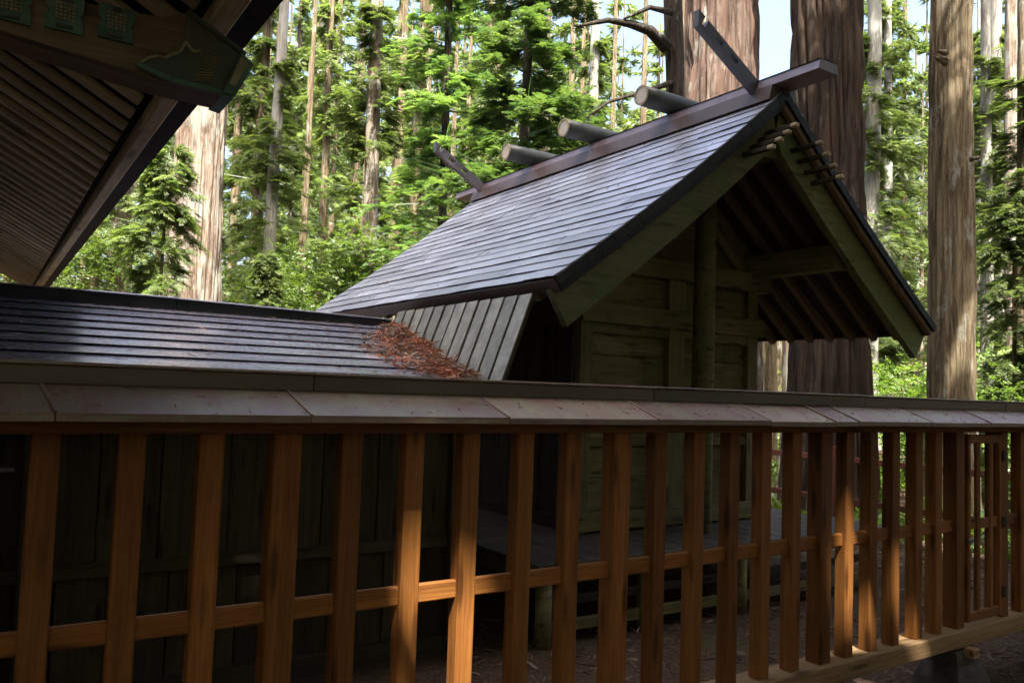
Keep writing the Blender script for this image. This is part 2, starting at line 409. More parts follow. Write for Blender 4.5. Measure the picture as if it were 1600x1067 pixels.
for k, (a, b) in enumerate(zip(rj[:-1], rj[1:])):
    dz = 0.001*(k % 2)
    bar('ridge_cap', a+0.0015, b-0.0015, 2.608-dz, 2.682+dz, 1.566, 1.621+dz*1.5, 'capridge', fence, 0, ch=0.004)
    bar('ridge_flashing', a+0.0015, b-0.0015, 2.598, 2.692, 1.617+dz*1.5+0.004, 1.626+dz*1.5+0.004, 'cap', fence, 0, ch=0.002)
# gate leaf
gate = bpy.data.objects.new('gate_leaf', None); link(gate, fence, Matrix.Translation((5.3, FY, 0.25)))
GX0, GX1, GZ0, GZ1 = 5.095, 5.510, 0.275, 1.415
gy0, gy1 = FY-0.012, FY+0.018
bar('gate_stile', GX0, GX0+0.032, gy0, gy1, GZ0, GZ1, 'slat', gate)
bar('gate_stile', GX1-0.032, GX1, gy0, gy1, GZ0, GZ1, 'slat', gate)
bar('gate_rail', GX0+0.032, GX1-0.032, gy0+0.003, gy1, GZ0, GZ0+0.06, 'slat', gate)
bar('gate_rail', GX0+0.032, GX1-0.032, gy0+0.003, gy1, GZ1-0.055, GZ1, 'slat', gate)
bar('gate_rail', GX0+0.032, GX1-0.032, gy0+0.012, gy1, 0.83, 0.895, 'slat', gate)
for x in (5.205, 5.365):
    bar('gate_slat', x, x+0.046, gy0+0.004, gy0+0.026, GZ0+0.06, GZ1-0.055, 'slat', gate)
for z in (0.42, 1.28, 0.86):
    bar('hinge', GX1-0.006, GX1+0.03, gy0-0.010, gy0-0.002, z-0.035, z+0.035, 'edge', gate)
bar('latch', GX0-0.03, GX0+0.03, gy0-0.02, gy0-0.002, 0.755, 0.785, 'pipe', gate)
# simple red rail fence beyond
rf = thing('rail_fence', (8.6, 6, -0.1), 'low reddish two-rail timber fence seen through the gate', 'fence')
for y in (3.2, 4.55, 5.9, 7.25, 8.6, 9.95):
    bar('post', 8.56, 8.64, y-0.04, y+0.04, -0.13, 1.05, 'redwood', rf)
for z in (0.42, 0.9):
    beam('rail', (8.6, 2.9, z), (8.6, 10.2, z), 0.03, 0.07, 'redwood', rf)

# ================================================================ main shrine hall (honden)
RX, EVX, EVZ, APZ = 5.12, 2.94, 2.305, 4.01
SL = (APZ-EVZ)/(RX-EVX)                    # slope
GY0, GY1 = 4.0, 8.6                         # verges
WY0, WY1, WX0, WX1 = 5.127, 7.47, 4.044, 6.196
hon = thing('shrine_hall', (RX, 6.3, -0.1), 'small weathered timber shrine hall with steep dark copper gable roof', 'shrine')
slen = math.hypot(RX-EVX, APZ-EVZ)
sdl = Vector((EVX-RX, 0, EVZ-APZ)).normalized()      # down the left slope
nl = Vector((-SL, 0, 1)).normalized()
def sag(s): return -0.035*sin(pi*min(1, s/slen))      # slight hollow of the roof
def rp(side, s, n, y):                                # point on a slope: s down from the ridge, n above the surface
    p = Vector((RX, y, APZ))+sdl*s+nl*(n+sag(s))
    if side > 0: p.x = 2*RX-p.x
    return p
roof = bpy.data.objects.new('roof', None); link(roof, hon, Matrix.Translation((RX, 6.3, 2.3)))
NC = 20
for i in range(NC):
    s0 = slen*i/NC; s1 = slen*(i+1)/NC
    cuts = [GY0]
    y = GY0+rng.uniform(0.25, 0.8)
    while y < GY1-0.2: cuts.append(y); y += 0.78+rng.uniform(-0.05, 0.05)
    cuts.append(GY1)
    for a, b in zip(cuts[:-1], cuts[1:]):
        j0, j1 = rng.uniform(-0.004, 0.004), rng.uniform(-0.004, 0.004)
        jn = rng.uniform(0, 0.005)
        k = 5
        vs = []
        for q in range(k+1):
            yy = a+0.0015+(b-a-0.003)*q/k
            wob = rng.uniform(-0.004, 0.004); jj = j0+(j1-j0)*q/k
            lift = 0.010+jn+rng.uniform(-0.0015, 0.0015)
            vs += [rp(-1, max(0, s0-0.004), 0.002+jn, yy), rp(-1, s1+jj+wob+0.008, lift, yy), rp(-1, s1+jj+wob-0.001, lift-0.0045, yy), rp(-1, max(0, s0-0.004), -0.004, yy)]
        o = vs[0].copy(); vs = [v-o for v in vs]; fs = []
        for q in range(k):
            p = q*4
            for e in range(4): fs.append((p+e, p+(e+1) % 4, p+4+(e+1) % 4, p+4+e))
        fs += [(3, 2, 1, 0), (k*4, k*4+1, k*4+2, k*4+3)]
        meshobj('roof_sheet', vs, fs, 'roof', roof, Matrix.Translation(o))
for i in range(NC):                                  # right slope, turned away from view: one strip per course
    s0 = slen*i/NC; s1 = slen*(i+1)/NC
    vs = []
    for yy in (GY0, GY1): vs += [rp(1, max(0, s0-0.004), 0.002, yy), rp(1, s1, 0.016, yy), rp(1, s1, 0.002, yy), rp(1, max(0, s0-0.004), -0.004, yy)]
    o = vs[0].copy()
    meshobj('roof_sheet', [v-o for v in vs], [(0, 4, 5, 1), (1, 5, 6, 2), (2, 6, 7, 3), (3, 7, 4, 0), (0, 1, 2, 3), (7, 6, 5, 4)], 'roof', roof, Matrix.Translation(o))
# roof build-up: boards below the sheets, verge clips, eave fascia
for side in (-1, 1):
    nb = 10
    vs, fs = [], []
    for q in range(nb+1):
        s = (slen-0.015)*q/nb
        for yy in (GY0+0.02, GY1-0.02):
            vs += [rp(side, s, -0.008, yy), rp(side, s, -0.075, yy)]
    for q in range(nb):
        p = q*4
        fs += [(p, p+2, p+6, p+4), (p+1, p+5, p+7, p+3), (p, p+4, p+5, p+1), (p+2, p+3, p+7, p+6)]
    fs += [(0, 1, 3, 2), (nb*4, nb*4+2, nb*4+3, nb*4+1)]
    o = vs[0].copy()
    meshobj('roof_board', [v-o for v in vs], fs, 'darkwood', roof, Matrix.Translation(o))
    for yv, sgn in ((GY0, 1), (GY1, -1)):
        for i in range(NC):
            a, b = rp(side, slen*i/NC+0.0015, -0.030, yv+sgn*0.006), rp(side, slen*(i+1)/NC-0.0015, -0.030, yv+sgn*0.006)
            beam('verge_clip', a, b, 0.028, 0.068, 'edge', roof, up=nl if side < 0 else (-nl.x, 0, nl.z), ch=0.003)
    for yv, sgn in ((GY0, 1), (GY1, -1)):
        for q in range(4):
            beam('verge_board', rp(side, slen*q/4, -0.088, yv+sgn*0.04), rp(side, slen*(q+1)/4, -0.088, yv+sgn*0.04), 0.05, 0.045, 'edge' if side < 0 else 'rafter', roof, up=nl if side < 0 else (-nl.x, 0, nl.z))
    for a, b in ((GY0+0.03, 5.6), (5.604, 7.2), (7.204, GY1-0.03)):
        pa, pb = rp(side, slen-0.012, -0.062, a), rp(side, slen-0.012, -0.062, b)
        beam('eave_fascia', pa, pb, 0.03, 0.10, 'ridgebrown', roof, up=nl if side < 0 else (-nl.x, 0, nl.z), ch=0.004)
# bargeboards with pegs
BY = 4.12
for yb, sgn in ((BY, 1), (GY1-0.12, -1)):
    for side in (-1, 1):
        bb = []
        top0, top1 = rp(side, 0.0, -0.082, 0), rp(side, slen+0.015, -0.082, 0)
        nn = 8
        for q in range(nn+1): p = rp(side, (slen+0.02)*q/nn, -0.082, 0); bb.append((p.x, p.z))
        wd = 0.235
        low = []
        for q in range(nn+1):
            p = rp(side, (slen+0.045)*q/nn, -0.082-wd*(1.0+0.10*q/nn), 0)
            if q == 0: p = Vector((RX, 0, p.z-0.06))
            low.append((p.x, p.z))
        poly = bb+low[::-1]
        if side > 0: poly = poly[::-1]
        o = prism('bargeboard', poly, yb-0.03*sgn if sgn > 0 else yb-0.03, yb+0.03, 'mossboard', hon)
        # four wooden pegs near the top
        for k in range(4):
            p = rp(side, (0.30 if side < 0 else 0.42)+0.115*k, -0.082-0.12, 0)
            L0 = 0.26
            beam('peg', (p.x, yb, p.z), (p.x, yb-sgn*L0, p.z+0.004), 0.042, 0.034, 'darkwood', o, ch=0.004)
            beam('peg_tip', (p.x, yb-sgn*L0, p.z+0.004), (p.x, yb-sgn*(L0+0.055), p.z+0.005), 0.048, 0.032, 'cut', o, ch=0.008)
    # verge soffit strip between bargeboard and roof edge
# rafters on both slopes
ys = [4.32+0.238*k for k in range(18)]
for side in (-1, 1):
    for y in ys:
        a, b = rp(side, 0.10, -0.118, y), rp(side, slen+0.00, -0.118, y)
        beam('rafter', a, b, 0.062, 0.085, 'rafter', hon, up=nl if side < 0 else (-nl.x, 0, nl.z))
    for k, s in enumerate([0.25+0.29*j for j in range(9)]):   # battens showing as darker soffit joints
        pass
# purlins: ridge beam, wall plates
bar('ridge_purlin', RX-0.08, RX+0.08, 4.14, 8.46, 3.50, 3.68, 'oldwood', hon)
for x in (WX0+0.06, WX1-0.04):
    bar('wall_plate', x-0.09, x+0.09, 4.20, 8.40, 2.73, 2.94, 'oldwood', hon)
# free-standing ridge columns
for y in (4.808, 7.79):
    tube('ridge_column', [(RX, y, -0.12), (RX, y, 1.5), (RX, y, 3.50)], [0.098, 0.094, 0.088], 'oldwood', hon, seg=20)
# walls
pw = 0.13
for y0, sg in ((WY0, 1), (WY1, -1)):
    ya, yb = (y0, y0+0.12) if sg > 0 else (y0-0.12, y0)
    for xa, xb in ((WX0, WX0+pw), (RX-0.09, RX+0.11), (WX1-pw, WX1)):
        bar('wall_post', xa, xb, ya, yb, 0.45, 2.75, 'oldwood', hon)
    yo = ya-0.035 if sg > 0 else yb+0.035
    y1_, y2_ = sorted((yo, ya+0.10*sg if sg > 0 else yb-0.10))
    bar('tie_beam', WX0-0.14, WX1+0.14, y1_, y2_, 2.605, 2.775, 'oldwood', hon)
    bar('tie_beam', WX0-0.01, WX1+0.06, y1_, y2_, 2.170, 2.338, 'oldwood', hon)
    bar('wall_sill', WX0-0.02, WX1+0.02, y1_, y2_, 0.47, 0.62, 'oldwood', hon)
    ym = (ya+yb)/2+0.02*sg
    for xa, xb in ((WX0+pw, RX-0.09), (RX+0.11, WX1-pw)):
        z = 0.62; hs = [0.27, 0.25, 0.26, 0.25, 0.26, 0.26]
        for h in hs:
            if z+h > 2.17: h = 2.17-z
            bar('wall_board', xa-0.01, xb+0.01, ym-0.018, ym+0.018, z+0.002, z+h-0.002, 'oldwood', hon, 0, ch=0.004); z += h
        bar('wall_board', xa-0.01, xb+0.01, ym-0.02, ym+0.016, 2.34, 2.604, 'oldwood', hon, 0)
        bar('inner_rail', xa, xb, ya+0.012 if sg > 0 else yb-0.05, ya+0.05 if sg > 0 else yb-0.012, 2.085, 2.169, 'oldwood', hon, 0)
        bar('inner_rail', xa, xb, ya+0.012 if sg > 0 else yb-0.05, ya+0.05 if sg > 0 else yb-0.012, 1.15, 1.22, 'oldwood', hon, 0)
    # gable triangle: boards behind, slanting struts in front
    zt = 2.776
    while zt < 3.6:
        zb = min(zt+0.21, 3.62)
        def half(z): return max(0.03, (RX-EVX)*(APZ-0.22-z)/(APZ-EVZ))
        h0, h1 = min(half(zt), 1.02), min(half(zb), 1.02)
        prism('gable_board', [(RX-h0, zt+0.002), (RX+h0, zt+0.002), (RX+h1, zb-0.002), (RX-h1, zb-0.002)], ym-0.015, ym+0.015, 'oldwood', hon); zt = zb
    for sd_ in (-1, 1):
        beam('gable_strut', (RX+sd_*0.86, ya+0.03 if sg > 0 else yb-0.03, 2.80), (RX+sd_*0.10, ya+0.03 if sg > 0 else yb-0.03, 3.48), 0.07, 0.13, 'oldwood', hon)
for x0, sg in ((WX0, 1), (WX1, -1)):
    xa, xb = (x0+0.03, x0+0.09) if sg > 0 else (x0-0.09, x0-0.03)
    n = 9
    for k in range(n):
        ya_ = WY0+0.12+(WY1-WY0-0.24)*k/n; yb_ = WY0+0.12+(WY1-WY0-0.24)*(k+1)/n
        bar('wall_board', xa, xb, ya_+0.002, yb_-0.002, 0.5, 2.73, 'darkwood', hon, 2)
    bar('tie_beam', xa-0.02, xb+0.02, WY0+0.12, WY1-0.12, 2.17, 2.33, 'darkwood', hon)
    bar('wall_sill', xa-0.03, xb+0.03, WY0+0.13, WY1-0.13, 0.40, 0.56, 'darkwood', hon)
    for yk in (5.75, 6.85):
        bar('door_post', xa-0.035, xb+0.02, yk-0.06, yk+0.06, 0.5, 2.17, 'darkwood', hon)
# veranda with boards, edge beam, posts
VZ = 0.452
k = 0; y = 4.30
x = 3.10
while x < 6.95:
    bw = 0.21
    bar('veranda_board', x+0.0015, x+bw-0.0015, 4.30, 5.12, VZ-0.045, VZ+rng.uniform(-0.002, 0.002), 'veranda', hon, 1, ch=0.004); x += bw
y = 5.13
while y < 8.2:
    bar('veranda_board', 3.10, 4.04, y+0.0015, y+0.20, VZ-0.045, VZ+rng.uniform(-0.002, 0.002), 'veranda', hon, 0, ch=0.004)
    bar('veranda_board', 6.20, 6.95, y+0.0015, y+0.20, VZ-0.045, VZ+rng.uniform(-0.002, 0.002), 'veranda', hon, 0, ch=0.004); y += 0.2015
bar('veranda_edge', 3.12, 6.93, 4.33, 4.42, VZ-0.135, VZ-0.048, 'oldwood', hon)
bar('veranda_edge', 3.14, 3.23, 4.43, 8.2, VZ-0.135, VZ-0.048, 'oldwood', hon)
for x in (3.20, 4.10, 5.12, 6.14, 6.86):
    for y in ((4.375,) if x != 3.20 else (4.375, 5.4, 6.4, 7.4)):
        tube('veranda_post', [(x, y, -0.13), (x+0.004, y, 0.1), (x, y, VZ-0.135)], [0.062, 0.056, 0.058], 'oldwood', hon, seg=12)
bar('ground_tie', 3.25, 6.9, 4.36, 4.39, -0.02, 0.06, 'oldwood', hon)
bar('ground_tie', 3.25, 6.9, 4.355, 4.385, 0.16, 0.22, 'darkwood', hon)
# front steps under the connecting roof
for k in range(4):
    bar('step', 2.30+0.2*k, 2.56+0.2*k, 5.55, 7.05, -0.05+0.125*k, 0.0+0.125*k+0.015, 'darkwood', hon, 1)
# ridge
rdg = bpy.data.objects.new('ridge', None); link(rdg, hon, Matrix.Translation((RX, 6.3, 3.95)))
for a, b in ((4.02, 5.5), (5.503, 7.0), (7.003, 8.58)):
    prism_pts = [(RX-0.175, 3.905), (RX+0.175, 3.905), (RX+0.135, 4.03), (RX-0.135, 4.03)]
    prism('ridge_skirt', prism_pts, a, b, 'ridgebrown', rdg)
for a, b in ((3.62, 4.9), (4.903, 6.1), (6.103, 7.5), (7.503, 9.06)):
    prism('ridge_cover', [(RX-0.115, 4.05), (RX-0.12, 4.033), (RX+0.12, 4.033), (RX+0.115, 4.05), (RX+0.10, 4.108), (RX-0.10, 4.108)], a, b, 'ridgemetal', rdg)
    prism('ridge_top', [(RX-0.11, 4.110), (RX+0.11, 4.110), (RX+0.02, 4.122), (RX-0.02, 4.122)], a, b, 'edge', rdg)
# ridge billets (katsuogi)
for y in (5.20, 6.33, 7.39):
    zc = 4.215
    lg = tube('ridge_log', [(4.70, y, zc), (4.9, y, zc), (5.12, y, zc), (5.34, y, zc), (5.54, y, zc)], [0.088, 0.091, 0.092, 0.091, 0.088], 'logmetal', rdg, seg=24)
    for x, s in ((4.70, -1), (5.54, 1)):
        d = tube('log_end', [(x-0.001*s, y, zc), (x+s*0.006, y, zc)], [0.072, 0.071], 'logend', lg, seg=24)
        vs, fs = [], []
        for q in range(28):
            th = 2*pi*q/28
            for xx, r in ((0, 0.0895), (s*0.012, 0.0885), (s*0.012, 0.073), (0, 0.073)): vs.append((xx, r*cos(th), r*sin(th)))
        for q in range(28):
            for e in range(4): fs.append((q*4+e, q*4+(e+1) % 4, ((q+1) % 28)*4+(e+1) % 4, ((q+1) % 28)*4+e))
        meshobj('end_ring', vs, fs, 'cut' if s < 0 else 'logmetal', lg, Matrix.Translation((x, y, zc)))
    for yy in (-0.085, 0.085):
        pass
# crossed finials (chigi): planks with two slots and a notch
def chigi(y, side):
    a = Vector((RX-side*0.10, y, 3.93)); d = Vector((side*0.86, 0, 0.49)).normalized(); n = Vector((-d.z*side, 0, d.x*side))
    Lc, hw = 1.02, 0.055
    holes = [(0.52, 0.61), (0.72, 0.81), (0.93, 0.97)]
    vs, fs = [], []
    us = [0.0]+[u for h in holes for u in h]+[Lc]
    vv = [-hw, -0.018, 0.026, hw]
    grid = {}
    for iy, yy in enumerate((-0.026, 0.026)):
        for iu, u in enumerate(us):
            for iv, v in enumerate(vv):
                uu = u+(0.03*(v/hw) if iu == len(us)-1 else 0)
                p = d*uu+n*v; grid[(iy, iu, iv)] = len(vs); vs.append((p.x, yy, p.z))
    def solid(iu, iv):
        if iu < 0 or iu >= len(us)-1 or iv < 0 or iv > 2: return False
        if iv == 1 and iu in (1, 3): return False
        if iv in (1, 2) and iu == 5: return False
        return True
    for iu in range(len(us)-1):
        for iv in range(3):
            if not solid(iu, iv): continue
            g = lambda iy, a_, b_: grid[(iy, iu+a_, iv+b_)]
            fs.append((g(0, 0, 0), g(0, 1, 0), g(0, 1, 1), g(0, 0, 1))); fs.append((g(1, 0, 1), g(1, 1, 1), g(1, 1, 0), g(1, 0, 0)))
            if not solid(iu, iv-1): fs.append((g(1, 0, 0), g(1, 1, 0), g(0, 1, 0), g(0, 0, 0)))
            if not solid(iu, iv+1): fs.append((g(0, 0, 1), g(0, 1, 1), g(1, 1, 1), g(1, 0, 1)))
            if not solid(iu-1, iv): fs.append((g(0, 0, 0), g(0, 0, 1), g(1, 0, 1), g(1, 0, 0)))
            if not solid(iu+1, iv): fs.append((g(0, 1, 1), g(0, 1, 0), g(1, 1, 0), g(1, 1, 1)))
    meshobj('crossed_finial', vs, fs, 'chigi', rdg, Matrix.Translation(a))
for y in (4.21, 8.40):
    chigi(y, -1); chigi(y+0.06, 1)

# ================================================================ connecting hall (heiden)
HP, HRY, HRZ = 0.27, 6.3, 2.10
hei = thing('connecting_hall', (1.2, 6.3, -0.1), 'low connecting hall with striped dark metal roof left of the shrine hall', 'hall')
hroof = bpy.data.objects.new('roof', None); link(hroof, hei, Matrix.Translation((1.2, 6.3, 1.6)))
HX0 = -1.5
hs_ = Vector((0, -1, -HP)).normalized(); hn = Vector((0, -HP, 1)).normalized()
def hx1(z): return 2.68+(z-1.633)/2.68            # where the roof meets the sloping panel
EY = 4.20; nco = 10; sl = (HRY-EY)*math.sqrt(1+HP*HP)
for i in range(nco):
    s0, s1 = sl*i/nco, sl*(i+1)/nco
    for sidey in (-1, 1):
        vs = []; k = 10 if sidey < 0 else 1
        for q in range(k+1):
            zc = HRZ-HP*(s0+s1)/2*0.965
            xx = HX0+(hx1(zc)+0.05-HX0)*q/k
            wob = rng.uniform(-0.003, 0.003) if sidey < 0 else 0
            ps = []
            for s, nn in ((s0-0.012, 0.0), (s1+wob+0.012, 0.015), (s1+wob+0.010, 0.0105), (s0-0.012, -0.008)):
                p = Vector((xx, HRY, HRZ))+hs_*s+hn*nn
                if sidey > 0: p.y = 2*HRY-p.y
                ps.append(p)
            vs += ps
        o = vs[0].copy(); fs = []
        for q in range(k):
            p = q*4
            for e in range(4): fs.append((p+e, p+4+e, p+4+(e+1) % 4, p+(e+1) % 4))
        fs += [(0, 1, 2, 3), (k*4+3, k*4+2, k*4+1, k*4)]
        meshobj('roof_strip', [v-o for v in vs], fs, 'roof2', hroof, Matrix.Translation(o))
bar('ridge_cap', HX0, 1.15, HRY-0.10, HRY+0.10, HRZ-0.02, HRZ+0.062, 'edge', hroof)
beam('ridge_cap', (1.153, HRY, HRZ+0.019), (2.86, HRY, HRZ-0.005), 0.20, 0.08, 'edge', hroof)
bar('ridge_flashing', HX0, 1.15, HRY-0.115, HRY+0.115, HRZ+0.065, HRZ+0.075, 'roof2', hroof)
beam('ridge_flashing', (1.153, HRY, HRZ+0.068), (2.86, HRY, HRZ+0.044), 0.23, 0.01, 'roof2', hroof)
vs = []
for s in (0.0, sl-0.02):
    for nn in (-0.012, -0.07):
        for xx in (HX0, 2.66): vs.append(Vector((xx, HRY, HRZ))+hs_*s+hn*nn)
meshobj('roof_board', vs, [(0, 1, 5, 4), (2, 6, 7, 3), (0, 4, 6, 2), (1, 3, 7, 5), (4, 5, 7, 6), (0, 2, 3, 1)], 'darkwood', hroof)
for k in range(17):
    x = -1.3+0.24*k
    beam('rafter', Vector((x, HRY, HRZ))+hs_*0.1-hn*0.10, Vector((x, HRY, HRZ))+hs_*(sl-0.03)-hn*0.10, 0.05, 0.06, 'darkwood', hroof, up=hn)
# sloping panel of lapped metal boards below the shrine hall's eave
pan = bpy.data.objects.new('sloping_panel', None); link(pan, hei, Matrix.Translation((2.8, 5, 1.6)))
PS = 2.68
pd = Vector((-1/PS, 0, -1)).normalized(); pn = Vector((-1, 0, 1/PS)).normalized()
yl = [4.163+0.1655*k for k in range(13)]
for k, (a, b) in enumerate(zip(yl[:-1], yl[1:])):
    top = Vector((2.893, 0, 2.205)); ln_ = 0.74
    jit = rng.uniform(-0.003, 0.003)
    A = top+pn*(0.0+jit)
    vs = []
    for s in (0, ln_):
        for yy, nn in ((a+0.004, 0.012), (b-0.010, 0.004), (b-0.010, -0.004), (a+0.004, 0.002)):
            p = A+pd*s+pn*nn; vs.append(Vector((p.x, yy, p.z)))
    o = vs[0].copy()
    meshobj('panel_board', [v-o for v in vs], [(0, 4, 5, 1), (1, 5, 6, 2), (2, 6, 7, 3), (3, 7, 4, 0), (0, 1, 2, 3), (7, 6, 5, 4)], 'panelmetal', pan, Matrix.Translation(o))
vs = []
for s in (0.0, 0.73):
    for yy in (4.18, 6.2):
        for nn in (-0.008, -0.03):
            p = top+pd*s+pn*nn; vs.append((p.x, yy, p.z))
meshobj('panel_backing', vs, [(0, 2, 6, 4), (1, 5, 7, 3), (0, 4, 5, 1), (2, 3, 7, 6), (0, 1, 3, 2), (4, 6, 7, 5)], 'darkwood', pan)
# wall of upright boards with a rail
HY = 4.62
x = HX0; k = 0
while x < 2.60:
    bw = 0.30+0.06*((k*7) % 3-1)
    xb = min(x+bw, 2.60)
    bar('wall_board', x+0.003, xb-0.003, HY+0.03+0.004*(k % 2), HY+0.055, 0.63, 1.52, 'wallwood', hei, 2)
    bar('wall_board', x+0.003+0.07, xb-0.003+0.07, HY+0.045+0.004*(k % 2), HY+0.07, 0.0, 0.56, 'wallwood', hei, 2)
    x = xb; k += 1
bar('light_stop_board', HX0, 2.6, HY+0.075, HY+0.088, 0.0, 1.52, 'nearblack', hei)  # added behind the boards to stop light leaking through their gaps
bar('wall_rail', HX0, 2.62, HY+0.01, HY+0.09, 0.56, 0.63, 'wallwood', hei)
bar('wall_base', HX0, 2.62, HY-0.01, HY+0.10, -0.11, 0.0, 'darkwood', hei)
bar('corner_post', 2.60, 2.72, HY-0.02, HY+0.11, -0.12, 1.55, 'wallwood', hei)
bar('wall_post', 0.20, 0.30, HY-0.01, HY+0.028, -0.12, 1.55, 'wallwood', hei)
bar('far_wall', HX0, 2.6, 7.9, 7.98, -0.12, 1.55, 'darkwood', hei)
bar('added_light_screen', 2.61, 4.03, 7.9, 7.98, -0.12, 1.95, 'darkwood', hei)  # added only to block the sunlit ground showing between the halls
bar('floor_deck', WX0+0.1, WX1-0.1, WY0+0.1, WY1-0.1, 0.40, 0.455, 'darkwood', hon)
bar('floor_deck', HX0, 2.6, 4.75, 7.85, 0.45, 0.52, 'darkwood', hei)
# hanging door board at the hall's open end
bar('door_board', 2.80, 2.98, 4.95, 4.98, 0.93, 1.5, 'wallwood', hei)
# drainpipe on the wall
dp = thing('drainpipe', (0.06, 4.5, -0.1), 'grey drainpipe with brackets at the far left behind the fence', 'pipe')
tube('pipe', [(0.05, 4.50, -0.12), (0.05, 4.50, 0.6), (0.05, 4.50, 1.45), (0.05, 4.40, 1.52)], 0.038, 'pipe', dp, seg=16)
for z in (0.25, 1.12):
    tube('bracket', [(0.05, 4.50, z), (0.05, 4.50, z+0.025)], 0.046, 'pipe', dp, seg=16)
    bar('bracket_arm', 0.045, 0.16, 4.505, 4.525, z, z+0.022, 'pipe', dp)

# dry twigs heaped in the valley of the roof
def quads_mesh(name, P, tint, mat, parent=None):
    """P: (n,4,3) quads, tint: (n,)"""
    P = np.asarray(P, np.float32); n = len(P)
    me = bpy.data.meshes.new(name)
    me.vertices.add(n*4); me.vertices.foreach_set('co', P.reshape(-1))
    me.loops.add(n*4); me.loops.foreach_set('vertex_index', np.arange(n*4, dtype=np.int32))
    me.polygons.add(n); me.polygons.foreach_set('loop_start', np.arange(0, n*4, 4, dtype=np.int32))
    at = me.attributes.new('tint', 'FLOAT', 'POINT'); at.data.foreach_set('value', np.repeat(np.asarray(tint, np.float32), 4))
    me.materials.append(M[mat]); me.update(calc_edges=True)
    return me
def strips(start, direc, ln, wid, bend, nseg, R):
    """curved ribbons: arrays of quads"""
    n = len(start); d = direc/np.linalg.norm(direc, axis=1, keepdims=True)
    side = np.cross(d, R.normal(size=(n, 3))); side /= np.linalg.norm(side, axis=1, keepdims=True)
    up = np.cross(side, d); out = []; p = start.copy(); dd = d.copy()
    for s in range(nseg):
        w0 = wid*(1-s/nseg*0.75); w1 = wid*(1-(s+1)/nseg*0.75)
        q = p+dd*(ln/nseg)[:, None]
        out.append(np.stack([p-side*w0[:, None], p+side*w0[:, None], q+side*w1[:, None], q-side*w1[:, None]], 1))
        p = q; dd = dd+up*(bend/nseg)[:, None]; dd /= np.linalg.norm(dd, axis=1, keepdims=True)
    return np.concatenate(out)
R = np.random.default_rng(11)
n = 1700
tt = R.beta(1.1, 1.0, n); off = -np.abs(R.normal(0, 0.13, n))*(0.35+1.5*np.sin(np.pi*np.clip(tt, 0, 1)))
off = np.maximum(off, -0.45)
yy = 6.0-1.68*tt; zz = HRZ-HP*(HRY-yy)
xx = 2.68+(zz-1.633)/2.68-0.0+off
hgt = 0.02+np.maximum(0, 0.075+off*0.14)*R.random(n)
st = np.stack([xx, yy, zz+hgt], 1)
dr = np.stack([R.normal(-0.3, 0.8, n), R.normal(-0.5, 0.8, n), R.normal(0.0, 0.22, n)-0.12], 1)
lnn = R.uniform(0.04, 0.15, n)
Q = strips(st, dr, lnn, R.uniform(0.003, 0.009, n), R.normal(0, 0.9, n), 4, R)
patch = np.clip(0.36+0.45*np.sin(xx*19+yy*7)*np.cos(yy*13-xx*5)+R.normal(0, 0.18, n), 0, 1)
deb = link(bpy.data.objects.new('dry_cedar_litter', quads_mesh('dry_cedar_litter', Q, np.tile(patch, 4), 'litter')))
tag(deb, 'rusty heap of dry cedar twigs caught in the roof valley', 'twigs', kind='stuff')

# needles and twigs fallen on the cap and the roofs
n = 420
k1 = R.uniform(X0, X1, n); f = R.random(n)
cp = np.stack([k1, EV_Y+(RG_Y-EV_Y)*f, EV_Z+(RG_Z-EV_Z)*f+0.006], 1)
n2 = 520; yy = R.uniform(4.4, 6.2, n2); xx = np.where(np.arange(n2) < 200, R.uniform(-0.5, 2.5, n2), 2.6-np.minimum(R.exponential(0.35, n2), 2.5))
hp = np.stack([xx, yy, HRZ-HP*(HRY-yy)+0.024], 1)
n3 = 170; ss = R.uniform(0.2, slen-0.1, n3); yy = R.uniform(4.1, 8.4, n3)
rp_ = np.array([tuple(rp(-1, a_, 0.018, b_)) for a_, b_ in zip(ss, yy)])
st = np.concatenate([cp, hp, rp_]); nn_ = len(st)
dr = np.stack([R.normal(0, 1, nn_), R.normal(0, 0.6, nn_), np.zeros(nn_)], 1)
dr[:n, 2] = dr[:n, 1]*0.43; dr[n:n+n2, 2] = dr[n:n+n2, 1]*HP; dr[n+n2:, 2] = dr[n+n2:, 0]*SL
lw = np.where(np.arange(nn_) < n, 0.022, 0.05)*R.uniform(0.4, 1.5, nn_)
Q = strips(st, dr, lw, R.uniform(0.0012, 0.003, nn_), R.normal(0, 0.25, nn_), 2, R)
fn = link(bpy.data.objects.new('fallen_needles', quads_mesh('fallen_needles', Q, np.tile(R.random(nn_)*0.6, 2), 'litter')))
tag(fn, 'scattered brown needles lying on the fence cap and roofs', 'needles', kind='stuff')

# ================================================================ big hall eave, upper left (haiden)
hai = thing('large_hall', (-1.5, 6.3, -0.1), 'deep eave of the large hall, pale rafters and bronze-capped beam overhead', 'hall')
HS = 0.55
def hz(x, drop): return 2.60+HS*(0.60-x)-drop
HAY0, HAY1 = 1.05, 11.5
